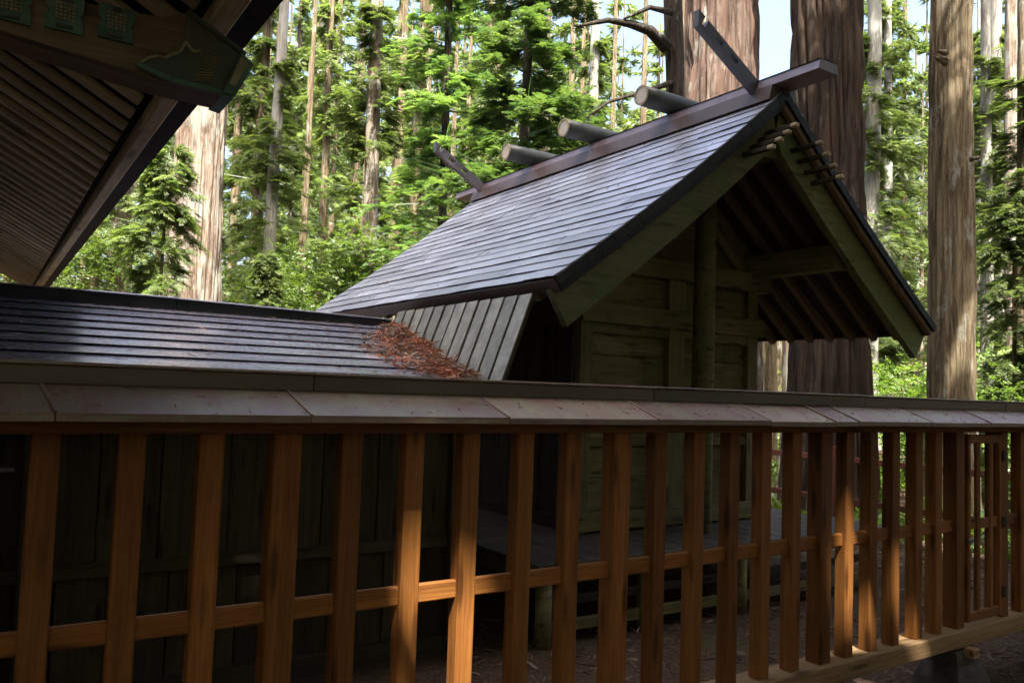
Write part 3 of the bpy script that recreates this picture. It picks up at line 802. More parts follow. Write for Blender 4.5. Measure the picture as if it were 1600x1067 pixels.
# roof slab
def slab(name, pts, y0, y1, mat, parent): return prism(name, pts, y0, y1, mat, parent)
slab('roof_slab', [(0.605, 2.603), (0.605, 2.80), (-4.2, hz(-4.2, -0.22)), (-4.2, hz(-4.2, -0.05)), (0.518, 2.603)], HAY0, HAY1, 'nearblack', hai)
slab('soffit_board', [(0.46, 2.645), (0.46, 2.67), (-4.1, 2.67+HS*4.56), (-4.1, 2.645+HS*4.56)], HAY0+0.05, HAY1-0.05, 'nearblack', hai)
for a, b in ((HAY0, 3.4), (3.403, 6.0), (6.003, 8.7), (8.703, HAY1)):
    bar('eave_board', 0.464, 0.517, a, b, 2.56, 2.63, 'hallwood', hai)
yk = 1.30
while yk < HAY1-0.1:
    beam('rafter', (0.43, yk, 2.612), (-2.6, yk, 2.612+HS*3.03), 0.078, 0.028, 'hallwood', hai)
    yk += 0.190
# long bronze-capped beam carried along the gable side
BYH = 2.18
def P2(px, py, yy=BYH): q = onY(px, py, yy); return (q.x, q.z)
face = [(-330, -52), (0, 47), (250, 126), (362, 152), (391, 106), (380, 86), (291, 21), (252, 27), (113, 2), (-330, -105)]
prism('cap_beam', [P2(*p) for p in face], BYH, BYH+0.13, 'hallbeam', hai)
cb = hai
plate = [(212, 103), (232, 93), (247, 90), (255, 94), (268, 88), (280, 83), (288, 68), (291, 22), (380, 87), (391, 106), (361, 150), (265, 127)]
pl = prism('bronze_end_plate', [P2(*p) for p in plate], BYH-0.008, BYH-0.001, 'bronzedark', hai)
for k in range(11):
    p0 = P2(322-k*2.2, 82+k*4.6); p1 = P2(341-k*1.2, 92+k*3.6)
    beam('plate_rib', (p0[0], BYH-0.010, p0[1]), (p1[0], BYH-0.010, p1[1]), 0.005, 0.0035, 'gold', pl, ch=0.001)
edge_pts = [(212, 103), (265, 127), (361, 151)]
for a, b in zip(edge_pts[:-1], edge_pts[1:]):
    p0, p1 = P2(*a), P2(*b); beam('plate_border', (p0[0], BYH-0.012, p0[1]), (p1[0], BYH-0.012, p1[1]), 0.012, 0.016, 'bronze', pl, ch=0.003)
wv = [(212, 103), (232, 93), (247, 90), (255, 94), (268, 88), (280, 83), (288, 68), (300, 84), (312, 82)]
for a, b in zip(wv[:-1], wv[1:]):
    p0, p1 = P2(*a), P2(*b); beam('plate_scroll', (p0[0], BYH-0.011, p0[1]), (p1[0], BYH-0.011, p1[1]), 0.008, 0.008, 'gold', pl, ch=0.002)
p0, p1 = P2(291, 21), P2(382, 88); beam('plate_border', (p0[0], BYH-0.011, p0[1]), (p1[0], BYH-0.011, p1[1]), 0.012, 0.014, 'bronzedark', pl, ch=0.003)
# box-shaped end fitting
endq = [P2(374, 88), P2(393, 106), P2(364, 155), P2(346, 148)]
prism('bronze_end_box', endq, BYH-0.025, BYH+0.15, 'bronze', hai)
endi = [P2(372, 96), P2(384, 104), P2(363, 141), P2(353, 137)]
prism('end_box_panel', endi, BYH-0.032, BYH-0.0255, 'gold', hai)
for px, py in ((-65, -13), (18, 8), (101, 24), (181, 39)):
    c0 = onY(px, py, BYH); s_ = 0.040
    vsq = []
    bp = prism('bronze_plaque', [(c0.x-s_*1.0, c0.z-s_*1.05), (c0.x+s_*1.0, c0.z-s_*1.05), (c0.x+s_, c0.z-0.012), (c0.x+s_*0.8, c0.z), (c0.x+s_, c0.z+0.012), (c0.x+s_*1.0, c0.z+s_*1.05), (c0.x-s_*1.0, c0.z+s_*1.05), (c0.x-s_, c0.z+0.012), (c0.x-s_*0.8, c0.z), (c0.x-s_, c0.z-0.012)], BYH-0.010, BYH-0.001, 'bronze', hai)
    for i in range(5):
        for j in range(5):
            cx, cz = c0.x-0.018+i*0.009, c0.z-0.014+j*0.009
            bar('lattice_stud', cx-0.003, cx+0.003, BYH-0.013, BYH-0.0105, cz-0.003, cz+0.003, 'gold', bp, 0, ch=0.001)
    bar('plaque_clasp', c0.x-0.018, c0.x+0.018, BYH-0.016, BYH-0.0105, c0.z-s_*0.92, c0.z-s_*0.68, 'bronzedark', bp, 0, ch=0.002)
    bar('plaque_clasp', c0.x-0.010, c0.x+0.010, BYH-0.016, BYH-0.0105, c0.z+s_*0.72, c0.z+s_*0.95, 'bronzedark', bp, 0, ch=0.002)
bar('hall_wall', -1.75, -1.65, 2.9, 9.9, -0.12, 3.6, 'darkwood', hai)
bar('hall_gable', -4.1, -1.76, 2.9, 3.0, -0.12, 3.8, 'darkwood', hai)
for y in (3.0, 5.2, 7.4, 9.6):
    bar('hall_post', -1.64, -1.45, y, y+0.18, -0.12, 3.62, 'hallbeam', hai)

# ================================================================ trees
def vnoise(R, nz, na, z, th):
    """smooth noise periodic in angle, z in cells"""
    g = R.random((nz+2, na))
    zi = np.clip(z, 0, nz); z0 = np.floor(zi).astype(int); fz_ = zi-z0; fz_ = fz_*fz_*(3-2*fz_)
    a = (th/(2*np.pi)*na) % na; a0 = np.floor(a).astype(int) % na; a1 = (a0+1) % na; fa = a-np.floor(a); fa = fa*fa*(3-2*fa)
    return (g[z0, a0]*(1-fa)+g[z0, a1]*fa)*(1-fz_)+(g[z0+1, a0]*(1-fa)+g[z0+1, a1]*fa)*fz_
def trunk_mesh(name, r0, r1, h, seg, rings, mat, seed, furrow=0.12, nf=26, lean=(0, 0), flare=0.35, pw_=1.0):
    R = np.random.default_rng(seed)
    z = np.linspace(0, 1, rings+1)**pw_*h; th = np.arange(seg)/seg*2*np.pi
    Z, T = np.meshgrid(z, th, indexing='ij')
    rr = r0+(r1-r0)*(Z/h)+r0*flare*np.exp(-Z/(1.1*r0+0.35))
    tw = T+0.10*np.sin(Z*0.5+seed)
    nzc = max(2, int(h/1.1))
    f1 = vnoise(R, nzc, nf, Z/h*nzc, tw); f2 = vnoise(R, nzc*2, nf*2, Z/h*nzc*2, tw); lo = vnoise(R, max(2, nzc//3), 5, Z/h*max(2, nzc//3), tw)
    rid = 1-np.abs(f1-0.5)*5.0
    rr = rr*(1+furrow*(np.clip(rid, -0.3, 1)*-0.6+0.2)+furrow*0.45*(f2-0.5)+0.15*(lo-0.5))
    wx = lean[0]*Z+0.07*np.sin(Z*0.55+seed*1.3)*r0*2; wy = lean[1]*Z+0.07*np.cos(Z*0.48+seed)*r0*2
    co = np.stack([rr*np.cos(T)+wx, rr*np.sin(T)+wy, Z], -1).reshape(-1, 3).astype(np.float32)
    i = np.arange(rings)[:, None]*seg; k = np.arange(seg)[None, :]; j = (k+1) % seg
    fa = np.stack([i+k, i+j, i+seg+j, i+seg+k], -1).reshape(-1, 4).astype(np.int32)
    me = bpy.data.meshes.new(name); n = len(fa)
    me.vertices.add(len(co)); me.vertices.foreach_set('co', co.reshape(-1))
    me.loops.add(n*4); me.loops.foreach_set('vertex_index', fa.reshape(-1))
    me.polygons.add(n); me.polygons.foreach_set('loop_start', np.arange(0, n*4, 4, dtype=np.int32))
    me.polygons.foreach_set('use_smooth', np.ones(n, dtype=bool))
    me.materials.append(M[mat]); me.update(calc_edges=True)
    return me

def frond(kind, R):
    """one spray of foliage, unit length along +X, list of quads (n,4,3)"""
    q = []
    if kind == 'cedar':
        nt_, wdt = 15, 0.030
        for i in range(nt_):
            t_ = 0.08+0.9*i/nt_
            for s in (-1, 1):
                ln = (0.42*(1-t_)+0.12)*R.uniform(0.7, 1.2); an = R.uniform(0.5, 0.95)*s
                d = np.array([np.cos(an), np.sin(an), R.uniform(-0.35, 0.25)]); p = np.array([t_, 0, -0.22*t_*t_])
                nrm = np.array([-d[1], d[0], R.uniform(-0.6, 0.6)]); nrm /= np.linalg.norm(nrm)
                e = p+d*ln; e[2] -= 0.10*ln; mid = p+d*ln*0.45
                q.append([p, mid+nrm*wdt, e, mid-nrm*wdt])
        q.append([np.array([0, -0.012, 0]), np.array([0, 0.012, 0]), np.array([1, 0.004, -0.22]), np.array([1, -0.004, -0.22])])
    elif kind == 'fir':
        nt_ = 9
        for i in range(nt_):
            t_ = 0.06+0.9*i/nt_
            for s in (-1, 1):
                ln = (0.5*(1-t_)+0.13)*R.uniform(0.75, 1.15); an = R.uniform(0.75, 1.05)*s
                d = np.array([np.cos(an), np.sin(an), R.uniform(-0.12, 0.12)]); p = np.array([t_, 0, -0.12*t_*t_])
                nrm = np.array([-d[1], d[0], R.uniform(-0.35, 0.35)]); nrm /= np.linalg.norm(nrm)
                w_ = 0.042; e = p+d*ln; e[2] -= 0.06*ln; mid = p+d*ln*0.5
                q.append([p, mid+nrm*w_, e, mid-nrm*w_])
        q.append([np.array([0, -0.03, 0]), np.array([0.5, 0.05, -0.03]), np.array([1.04, 0.0, -0.12]), np.array([0.5, -0.05, -0.03])])
    else:
        for i in range(13):
            t_ = 0.15+0.85*R.random(); s = R.choice([-1, 1]); an = s*R.uniform(0.3, 1.2)
            d = np.array([np.cos(an), np.sin(an), R.uniform(-0.5, 0.2)]); d /= np.linalg.norm(d); p = np.array([t_, R.uniform(-0.05, 0.05), -0.1*t_+R.uniform(-0.05, 0.05)])
            ln = R.uniform(0.18, 0.30); nrm = np.cross(d, np.array([R.uniform(-0.4, 0.4), R.uniform(-0.4, 0.4), 1])); nrm /= np.linalg.norm(nrm)
            mid = p+d*ln*0.5; e = p+d*ln; q.append([p, mid+nrm*ln*0.32, e, mid-nrm*ln*0.32])
    return np.array(q, np.float32)
FR = {}
_R = np.random.default_rng(3)
for kd in ('cedar', 'fir', 'broad'): FR[kd] = [frond(kd, _R) for _ in range(5)]
def scatter(kind, pos, dirs, size, R, roll=0.5):
    """put fronds at pos pointing along dirs; returns quads and tint"""
    n = len(pos); d = dirs/np.linalg.norm(dirs, axis=1, keepdims=True)
    upv = np.tile(np.array([0, 0, 1.0]), (n, 1))+R.normal(0, roll*0.5, (n, 3))
    y = np.cross(upv, d); y /= np.linalg.norm(y, axis=1, keepdims=True)+1e-9; z = np.cross(d, y)
    out, tn = [], []
    idx = R.integers(0, 5, n)
    tint = np.clip(R.normal(0.45, 0.28, n), 0, 1)
    for v in range(5):
        s = np.where(idx == v)[0]
        if not len(s): continue
        fq = FR[kd_map[kind]][v]; k = len(fq)
        A = np.stack([d[s], y[s], z[s]], 1)*size[s][:, None, None]          # rows: axes
        P = np.einsum('qvc,ncd->nqvd', fq, A)+pos[s][:, None, None, :]
        out.append(P.reshape(-1, 4, 3)); tn.append(np.clip(np.repeat(tint[s], k)+R.normal(0, 0.1, len(s)*k), 0, 1))
    return np.concatenate(out), np.concatenate(tn)
kd_map = {'cedar': 'cedar', 'fir': 'fir', 'broad': 'broad'}
def conifer_crown(name, kind, seed, z0, z1, rad, nbr, per, size, mat, droop=0.25, gap=0.0, top=0.25):
    """branches all the way up the stem, each hung with fronds; returns mesh (leaf quads) """
    R = np.random.default_rng(seed)
    hz_ = np.sort(R.random(nbr)**1.0); zb = z0+(z1-z0)*hz_
    az = R.random(nbr)*2*np.pi
    clump = 0.75+0.35*np.sin(az*2+zb*1.7+seed)
    bl = rad*np.clip((1-hz_)*(1-top)+top, 0, 1)*R.uniform(0.55, 1.1, nbr)*clump
    bl *= np.where(hz_ < 0.12, 0.55+hz_*3.5, 1)
    pos, dr, sz = [], [], []
    for i in range(nbr):
        t_ = R.uniform(0.22, 1.0, per)**0.8
        a = az[i]+R.normal(0, 0.10, per)
        r_ = bl[i]*t_
        p = np.stack([r_*np.cos(a), r_*np.sin(a), zb[i]-droop*r_*t_+0.10*r_+R.normal(0, 0.08, per)], 1)
        side = R.normal(0, 0.75, per)
        d = np.stack([np.cos(a+side), np.sin(a+side), R.normal(-0.28 if kind == 'cedar' else -0.10, 0.22, per)], 1)
        pos.append(p); dr.append(d); sz.append(size*R.uniform(0.6, 1.25, per))
    pos = np.concatenate(pos); dr = np.concatenate(dr); sz = np.concatenate(sz)
    Q, tn = scatter(kind, pos, dr, sz, R)
    # branch wood as thin ribbons
    st = np.stack([np.zeros(nbr), np.zeros(nbr), zb], 1); dd = np.stack([np.cos(az), np.sin(az), np.full(nbr, 0.10)], 1)
    Bq = strips(st, dd, bl, np.full(nbr, 0.018)+bl*0.006, np.full(nbr, 0.0), 2, R)
    Q = np.concatenate([Q, Bq]); tn = np.concatenate([tn, np.zeros(len(Bq))])
    return quads_mesh(name, Q, tn, mat)
def bush_crown(name, seed, rx, rz, n, size, mat, kind='broad', zc=None):
    R = np.random.default_rng(seed)
    nb = 14
    cc = R.normal(0, 1, (nb, 3)); cc /= np.linalg.norm(cc, axis=1, keepdims=True); cc *= R.uniform(0.25, 0.85, (nb, 1))
    ctr = cc[R.integers(0, nb, n)]; p = ctr+R.normal(0, 0.20, (n, 3))
    pos = p*np.array([rx, rx, rz])+np.array([0, 0, rz*1.0 if zc is None else zc])
    d = p+R.normal(0, 0.5, (n, 3)); d[:, 2] = d[:, 2]*0.4-0.1
    Q, tn = scatter(kind, pos, d, size*R.uniform(0.6, 1.3, n), R, 0.9)
    return quads_mesh(name, Q, tn, mat)

CR = {}
CR['cedar_a'] = conifer_crown('crown_a', 'cedar', 21, 3.2, 14, 2.4, 80, 26, 0.36, 'cedar')
CR['cedar_b'] = conifer_crown('crown_b', 'cedar', 22, 2.0, 14, 2.2, 84, 26, 0.36, 'cedar', droop=0.35)
CR['cedar_c'] = conifer_crown('crown_c', 'cedar', 23, 16.0, 25, 3.0, 60, 10, 1.0, 'cedar')
CR['cedar_low'] = conifer_crown('crown_low', 'cedar', 24, 1.6, 7.5, 1.6, 80, 26, 0.34, 'cedar', droop=0.5)
CR['fir_big'] = conifer_crown('crown_fir', 'fir', 25, 1.8, 10.5, 3.0, 190, 36, 0.30, 'fir', droop=0.22, top=0.35)
CR['fir_b'] = conifer_crown('crown_fir_b', 'fir', 26, 2.0, 12, 2.6, 130, 30, 0.30, 'fir', droop=0.22, top=0.3)
CR['bush_a'] = bush_crown('leaf_bush_a', 31, 1.5, 1.3, 1300, 0.26, 'broad')
CR['bush_b'] = bush_crown('leaf_bush_b', 32, 1.9, 1.7, 1600, 0.28, 'broad')
CR['bush_c'] = bush_crown('leaf_bush_c', 33, 1.1, 1.0, 800, 0.22, 'broad')

def tree(name, px, py, dep, wpx, mat, crown, label, h=22, seed=1, seg=14, rings=24, cs=1.0, crot=0.0, furrow=0.10, nf=14, lean=(0, 0), group=None, flare=0.3, taper=0.55, xy=None, cz=0.0, pw_=1.0, cat='tree'):
    if xy is None:
        p = atd(px, py, dep); x, y = p.x-lean[0]*(p.z+0.1), p.y-lean[1]*(p.z+0.1)
    else: x, y = xy
    r = wpx*dep/F_PX/2 if xy is None else wpx
    z = terr(x, y)
    t_ = thing(name, (x, y, z), label, cat, group)
    me = trunk_mesh('trunk', r*1.06, r*taper, h, seg, rings, mat, seed, furrow, nf, lean, flare, pw_)
    link(bpy.data.objects.new('trunk', me), t_, Matrix.Translation((x, y, z-0.05)))
    if crown:
        for k, cr in enumerate(crown if isinstance(crown, (list, tuple)) else [crown]):
            mw = Matrix.Translation((x, y, z+cz)) @ Matrix.Rotation(crot+k*1.3, 4, 'Z') @ Matrix.Diagonal((cs, cs, cs*(zfit(dep) if cr in ('cedar_a', 'cedar_b') else 1), 1))
            link(bpy.data.objects.new('crown', CR[cr]), t_, mw)
    return t_
def zfit(d): return (0.46*d+1.2)/14.0
G = 'cedars of the grove behind the shrine'
# large near trunks
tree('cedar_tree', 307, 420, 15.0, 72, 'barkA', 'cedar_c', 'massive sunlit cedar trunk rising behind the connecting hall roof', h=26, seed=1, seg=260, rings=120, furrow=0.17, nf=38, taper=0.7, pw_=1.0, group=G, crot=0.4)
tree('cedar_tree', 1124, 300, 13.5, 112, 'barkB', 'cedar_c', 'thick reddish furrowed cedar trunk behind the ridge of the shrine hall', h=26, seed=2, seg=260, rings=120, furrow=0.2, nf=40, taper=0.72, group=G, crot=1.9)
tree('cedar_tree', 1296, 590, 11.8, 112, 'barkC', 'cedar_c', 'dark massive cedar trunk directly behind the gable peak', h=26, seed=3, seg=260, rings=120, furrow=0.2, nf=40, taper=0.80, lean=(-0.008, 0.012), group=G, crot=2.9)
tD = tree('cedar_tree', 1487, 600, 12.0, 64, 'barkD', 'cedar_c', 'brown cedar trunk with broken branch stubs right of the roof', h=24, seed=4, seg=160, rings=120, furrow=0.12, nf=30, taper=0.62, group=G, crot=0.1)
for (px, py, dx, ln) in ((1478, 83, -1, 0.22), (1478, 100, -1, 0.30), (1515, 250, 0.6, 0.14), (1480, 96, -0.8, 0.2)):
    p = atd(px, py, 11.8); a = Vector((p.x, p.y, p.z)); d = (_r*dx-Vector(_f)*0.6+Vector((0, 0, rng.uniform(-0.1, 0.4)))).normalized()
    tube('branch_stub', [a, a+d*ln*0.6, a+d*ln], [0.045, 0.032, 0.018], 'barkD', tD, seg=8)
tree('cedar_tree', 1197, 585, 17.0, 28, 'barkD', None, 'brown trunk glimpsed just right of the shrine hall wall', h=6, seed=15, seg=48, rings=60, furrow=0.14, nf=20, group=G)
tree('cedar_tree', 1238, 585, 16.0, 32, 'barkA', None, 'grey cedar trunk glimpsed between rafter ends and dark trunk', h=6, seed=5, seg=48, rings=60, furrow=0.12, nf=20, group=G)
# dark limbed tree and fir
tL = tree('limbed_tree', 1056, 150, 15.5, 33, 'barkK', 'cedar_c', 'dark leaning tree with a long side limb left of the reddish trunk', h=20, seed=6, seg=24, rings=50, furrow=0.06, nf=12, lean=(-0.055, 0.03), taper=0.7, crot=2.2)
def limb(parent, pts, rad, mat='barkK'):
    tube('limb', pts, rad, mat, parent, seg=8)
limb(tL, [atd(1042, 75, 15.3), atd(1015, 48, 15.0), atd(985, 38, 14.7), atd(950, 32, 14.3), atd(900, 42, 14.0)], [0.13, 0.10, 0.075, 0.05, 0.02])
limb(tL, [atd(1050, 20, 15.3), atd(1015, 12, 14.8), atd(975, 30, 14.5)], [0.07, 0.045, 0.02])
limb(tL, [atd(1050, 130, 15.3), atd(1000, 145, 14.9), atd(950, 160, 14.4), atd(915, 185, 14.2)], [0.055, 0.04, 0.028, 0.012])
tree('fir_tree', 815, 330, 16.0, 20, 'barkK', 'fir_big', 'lush fir with layered bright green sprays behind the shrine roof', h=13, seed=7, seg=20, rings=30, cs=1.0, crot=0.5)
tree('fir_tree', 690, 330, 19.0, 16, 'barkK', 'fir_b', 'darker fir half hidden left of the lush fir', h=14, seed=8, seg=16, rings=24, cs=1.0, crot=1.1)
# slender trunks on the left
lst = [
 (188, 430, 24, 36, 'barkA', 'cedar_b', 'pale sunlit trunk under the hall eave left of the massive cedar'),
 (148, 435, 27, 15, 'barkD', 'cedar_b', 'thin brown trunk leftmost beneath the large hall eave'),
 (362, 400, 31, 14, 'barkD', 'cedar_a', 'thin brown trunk just right of the massive sunlit cedar'),
 (398, 400, 25, 17, 'barkD', 'cedar_b', 'slender brown cedar trunk left of a pale grey one'),
 (422, 400, 22, 19, 'barkG', 'cedar_a', 'slender pale grey cedar trunk left of the bright understory leaves'),
 (452, 400, 36, 12, 'barkK', 'cedar_b', 'dark thin trunk above the bright understory leaves'),
 (500, 400, 30, 14, 'barkD', 'cedar_a', 'straight brown trunk above the left end of the shrine roof'),
 (576, 350, 21, 24, 'barkA', 'cedar_a', 'tall pale-patched cedar trunk rising above the roof slope'),
 (655, 200, 26, 22, 'barkD', 'cedar_b', 'brown trunk half buried in fir branches above the far finial'),
 (926, 150, 27, 19, 'barkG', 'cedar_a', 'pale trunk between the second and third ridge logs'),
 (1362, 350, 23, 26, 'barkG', 'cedar_a', 'bright white-grey trunk right of the dark massive cedar'),
 (1384, 590, 30, 16, 'barkG', 'cedar_b', 'pale trunk showing under the right eave tip'),
 (1410, 590, 42, 10, 'barkD', 'cedar_a', 'very thin trunk between pale trunk and brown stubbed cedar'),
 (1541, 100, 21, 18, 'barkG', 'cedar_b', 'pale straight trunk first right of the stubbed cedar'),
 (1556, 500, 25, 22, 'barkG', 'cedar_a', 'mottled grey trunk second right of the stubbed cedar'),
 (1581, 500, 19, 22, 'barkA', 'cedar_c', 'brownish grey trunk near the right edge of the picture'),
 (1530, 560, 36, 10, 'barkG', 'cedar_b', 'thin pale trunk low behind the stubbed cedar'),
 (1600, 400, 17, 20, 'barkD', 'cedar_b', 'rough trunk cut by the right picture edge'),
 (760, 250, 33, 18, 'barkD', 'cedar_a', 'shaded trunk behind the lush fir near the first ridge log'),
 (610, 420, 40, 14, 'barkD', 'cedar_a', 'thin trunk low above the roof slope behind the fir sprays'),
]
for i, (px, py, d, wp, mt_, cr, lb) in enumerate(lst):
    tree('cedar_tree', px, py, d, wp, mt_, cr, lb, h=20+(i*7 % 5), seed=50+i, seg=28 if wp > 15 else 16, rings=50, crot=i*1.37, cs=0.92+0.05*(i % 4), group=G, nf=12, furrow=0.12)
# young cedar foliage in front of the big pale trunk
tree('young_cedar', 252, 430, 12.6, 7, 'barkD', 'cedar_low', 'young cedar with drooping sprays in front of the massive sunlit trunk', h=5.2, seed=90, crot=0.3, cs=0.74)
tree('young_cedar', 420, 440, 17.5, 7, 'barkD', 'cedar_low', 'young cedar with pale green sprays right of the massive sunlit trunk', h=4.3, seed=91, crot=1.3, cs=0.62)
tree('young_cedar', 1585, 560, 13.5, 8, 'barkD', 'cedar_low', 'young cedar with low sprays at the right picture edge', h=4.3, seed=92, crot=2.3, cs=0.75)
# understory
for i, (px, py, d, cr, sc_, lb) in enumerate([
 (470, 460, 19, 'bush_a', 1.0, 'bright green leafy shrub left of the straight brown trunk'),
 (535, 450, 21, 'bush_b', 1.0, 'bright green leafy shrub touching the far end of the roof'),
 (390, 465, 24, 'bush_b', 1.0, 'leafy shrub at the foot of the slender grey cedars'),
 (100, 460, 22, 'bush_b', 1.1, 'shaded leafy shrub beneath the large hall eave'),
 (1440, 600, 24, 'bush_b', 1.2, 'sunlit leafy shrub behind the stubbed cedar'),
 (1540, 640, 15, 'bush_a', 1.0, 'yellow-green leafy shrub seen through the gate'),
 (1600, 650, 12.5, 'bush_c', 1.1, 'low leafy shrub right of the gate'),
 (1425, 650, 17, 'bush_a', 0.9, 'leafy shrub seen through the slats left of the gate'),
 (1330, 640, 26, 'bush_b', 1.1, 'leafy shrub in the gap below the right eave'),
]):
    p = atd(px, py, d); z = terr(p.x, p.y)
    lf = 2.3 if i < 4 else 0.1
    t_ = thing('leafy_shrub', (p.x, p.y, z), lb, 'shrub', 'understory shrubs')
    link(bpy.data.objects.new('foliage', CR[cr]), t_, Matrix.Translation((p.x, p.y, z+lf)) @ Matrix.Rotation(i*1.1, 4, 'Z') @ Matrix.Scale(sc_, 4))
    tube('stem', [(p.x, p.y, z-0.05), (p.x+0.05, p.y, z+0.7+lf*0.5), (p.x+0.15, p.y+0.1, z+lf+1.4*sc_)], [0.04, 0.03, 0.012], 'barkK', t_, seg=6)

# the far wood, one mass
def far_wood():
    R = np.random.default_rng(77); Qs, Ts = [], []; TQ = []
    protos = []
    for s in range(3):
        RR = np.random.default_rng(200+s); nbr, per = 70, 9
        hz_ = RR.random(nbr); zb = 2.0+17*hz_; az = RR.random(nbr)*6.283; bl = 3.0*(1-hz_*0.7)*RR.uniform(0.5, 1.1, nbr)
        bi = np.repeat(np.arange(nbr), per); t_ = RR.uniform(0.25, 1, nbr*per); r_ = bl[bi]*t_; a = az[bi]+RR.normal(0, 0.12, nbr*per)
        pos = np.stack([r_*np.cos(a), r_*np.sin(a), zb[bi]-0.25*r_*t_], 1); dr = np.stack([np.cos(a+RR.normal(0, .7, nbr*per)), np.sin(a+RR.normal(0, .7, nbr*per)), RR.normal(-0.25, 0.2, nbr*per)], 1)
        # coarse sprays: three broad quads each
        d = dr/np.linalg.norm(dr, axis=1, keepdims=True); out = []
        for k in range(6):
            sd_ = np.cross(d, RR.normal(size=d.shape)); sd_ /= np.linalg.norm(sd_, axis=1, keepdims=True)
            dd = d+sd_*RR.uniform(-0.7, 0.7, (len(d), 1)); ln = RR.uniform(0.25, 0.7, (len(d), 1)); wdt = RR.uniform(0.035, 0.075, (len(d), 1))
            out.append(np.stack([pos, pos+dd*ln*0.5+sd_*wdt, pos+dd*ln, pos+dd*ln*0.5-sd_*wdt], 1))
        protos.append((np.concatenate(out), np.clip(RR.normal(0.4, 0.25, len(d)*6), 0, 1)))
    cnt = 0
    while cnt < 262:
        if cnt < 120:
            dep = 34+R.random()**0.8*70; an = YAW+R.uniform(-0.80, 0.72); x, y = dep*np.sin(an), dep*np.cos(an)
            ht = R.uniform(0.32, 0.46)*dep+1.2
            if 0.18 < an-YAW < 0.72: ht *= 0.95                  # lower wood to the right, where sky shows
        else:                                                    # the same wood closing round behind the viewpoint
            dep = R.uniform(12, 34); an = YAW+(R.uniform(3.3, 5.2) if cnt % 2 else R.uniform(1.1, 3.3)); x, y = dep*np.sin(an), dep*np.cos(an)
            ht = R.uniform(16, 22)
        if abs(an-YAW-0.309) < 0.045: ht *= 0.5
        if abs(an-YAW-0.462) < 0.012: ht *= 0.85      # clearings against the sky
        z = terr(x, y); sc_ = ht/19.0
        Qp, Tp = protos[cnt % 3]; th = R.random()*6.28; c_, s_ = np.cos(th), np.sin(th)
        P = Qp.copy(); P[..., 0], P[..., 1] = Qp[..., 0]*c_-Qp[..., 1]*s_, Qp[..., 0]*s_+Qp[..., 1]*c_
        Qs.append(P*np.array([max(sc_, 0.8), max(sc_, 0.8), sc_])+np.array([x, y, z])); Ts.append(np.clip(Tp+R.normal(0, 0.15), 0, 1))
        rt = R.uniform(0.12, 0.24); seg = 6
        for k in range(seg):
            a0, a1 = 2*np.pi*k/seg, 2*np.pi*(k+1)/seg
            TQ.append([[x+rt*np.cos(a0), y+rt*np.sin(a0), z-0.2], [x+rt*np.cos(a1), y+rt*np.sin(a1), z-0.2], [x+rt*0.3*np.cos(a1), y+rt*0.3*np.sin(a1), z+19*sc_], [x+rt*0.3*np.cos(a0), y+rt*0.3*np.sin(a0), z+19*sc_]])
        cnt += 1
    for k in range(80):                                         # bare lower stems standing between
        dep = R.uniform(26, 95); an = YAW+R.uniform(-0.75, 0.70); x, y = dep*np.sin(an), dep*np.cos(an); z = terr(x, y); rt = R.uniform(0.10, 0.22); hh = dep*0.5+2
        if abs(an-YAW-0.309) < 0.03: hh = 5
        for q in range(6):
            a0, a1 = 2*np.pi*q/6, 2*np.pi*(q+1)/6
            TQ.append([[x+rt*np.cos(a0), y+rt*np.sin(a0), z-0.2], [x+rt*np.cos(a1), y+rt*np.sin(a1), z-0.2], [x+rt*0.5*np.cos(a1), y+rt*0.5*np.sin(a1), z+hh], [x+rt*0.5*np.cos(a0), y+rt*0.5*np.sin(a0), z+hh]])
    o = link(bpy.data.objects.new('distant_wood', quads_mesh('distant_wood', np.concatenate(Qs), np.concatenate(Ts), 'cedar')))
    tag(o, 'distant cedar wood closing the view behind the grove', 'wood', kind='stuff')
    tr = link(bpy.data.objects.new('distant_trunks', quads_mesh('distant_trunks', np.array(TQ), np.zeros(len(TQ)), 'barkD')), o)
    tr['kind'] = 'stuff'
far_wood()

# ground cover seen through the gate and slats
R = np.random.default_rng(5)
n = 6500
gx = R.uniform(8.9, 26, n); gy = R.uniform(3.2, 16, n)
ok = (np.sin(gx*0.9)+np.cos(gy*0.8+gx*0.3) > -0.9); gx, gy = gx[ok], gy[ok]; n = len(gx)
gz = np.array([terr(a, b) for a, b in zip(gx, gy)])
pos = np.stack([gx, gy, gz+R.uniform(0.02, 0.16, n)], 1); dr = np.stack([R.normal(0, 1, n), R.normal(0, 1, n), R.uniform(0.3, 1.3, n)], 1)
Q, tn = scatter('broad', pos, dr, R.uniform(0.22, 0.5, n), R, 0.8)
gc = link(bpy.data.objects.new('ground_cover', quads_mesh('ground_cover', Q, tn, 'broad')))
tag(gc, 'bright green leafy ground cover beyond the gate', 'undergrowth', kind='stuff')
n = 9000
gx = R.uniform(2.5, 13, n); gy = R.uniform(1.2, 8.5, n)
st = np.stack([gx, gy, np.array([terr(a, b) for a, b in zip(gx, gy)])+R.uniform(0.004, 0.03, n)], 1)
Q = strips(st, np.stack([R.normal(0, 1, n), R.normal(0, 1, n), R.normal(0, 0.12, n)], 1), R.uniform(0.03, 0.16, n), R.uniform(0.003, 0.008, n), R.normal(0, 0.5, n), 2, R)
lt = link(bpy.data.objects.new('ground_litter', quads_mesh('ground_litter', Q, np.tile(R.random(n), 2), 'floorlit')))
tag(lt, 'dry cedar twigs and leaf litter strewn on the dark ground', 'litter', kind='stuff')

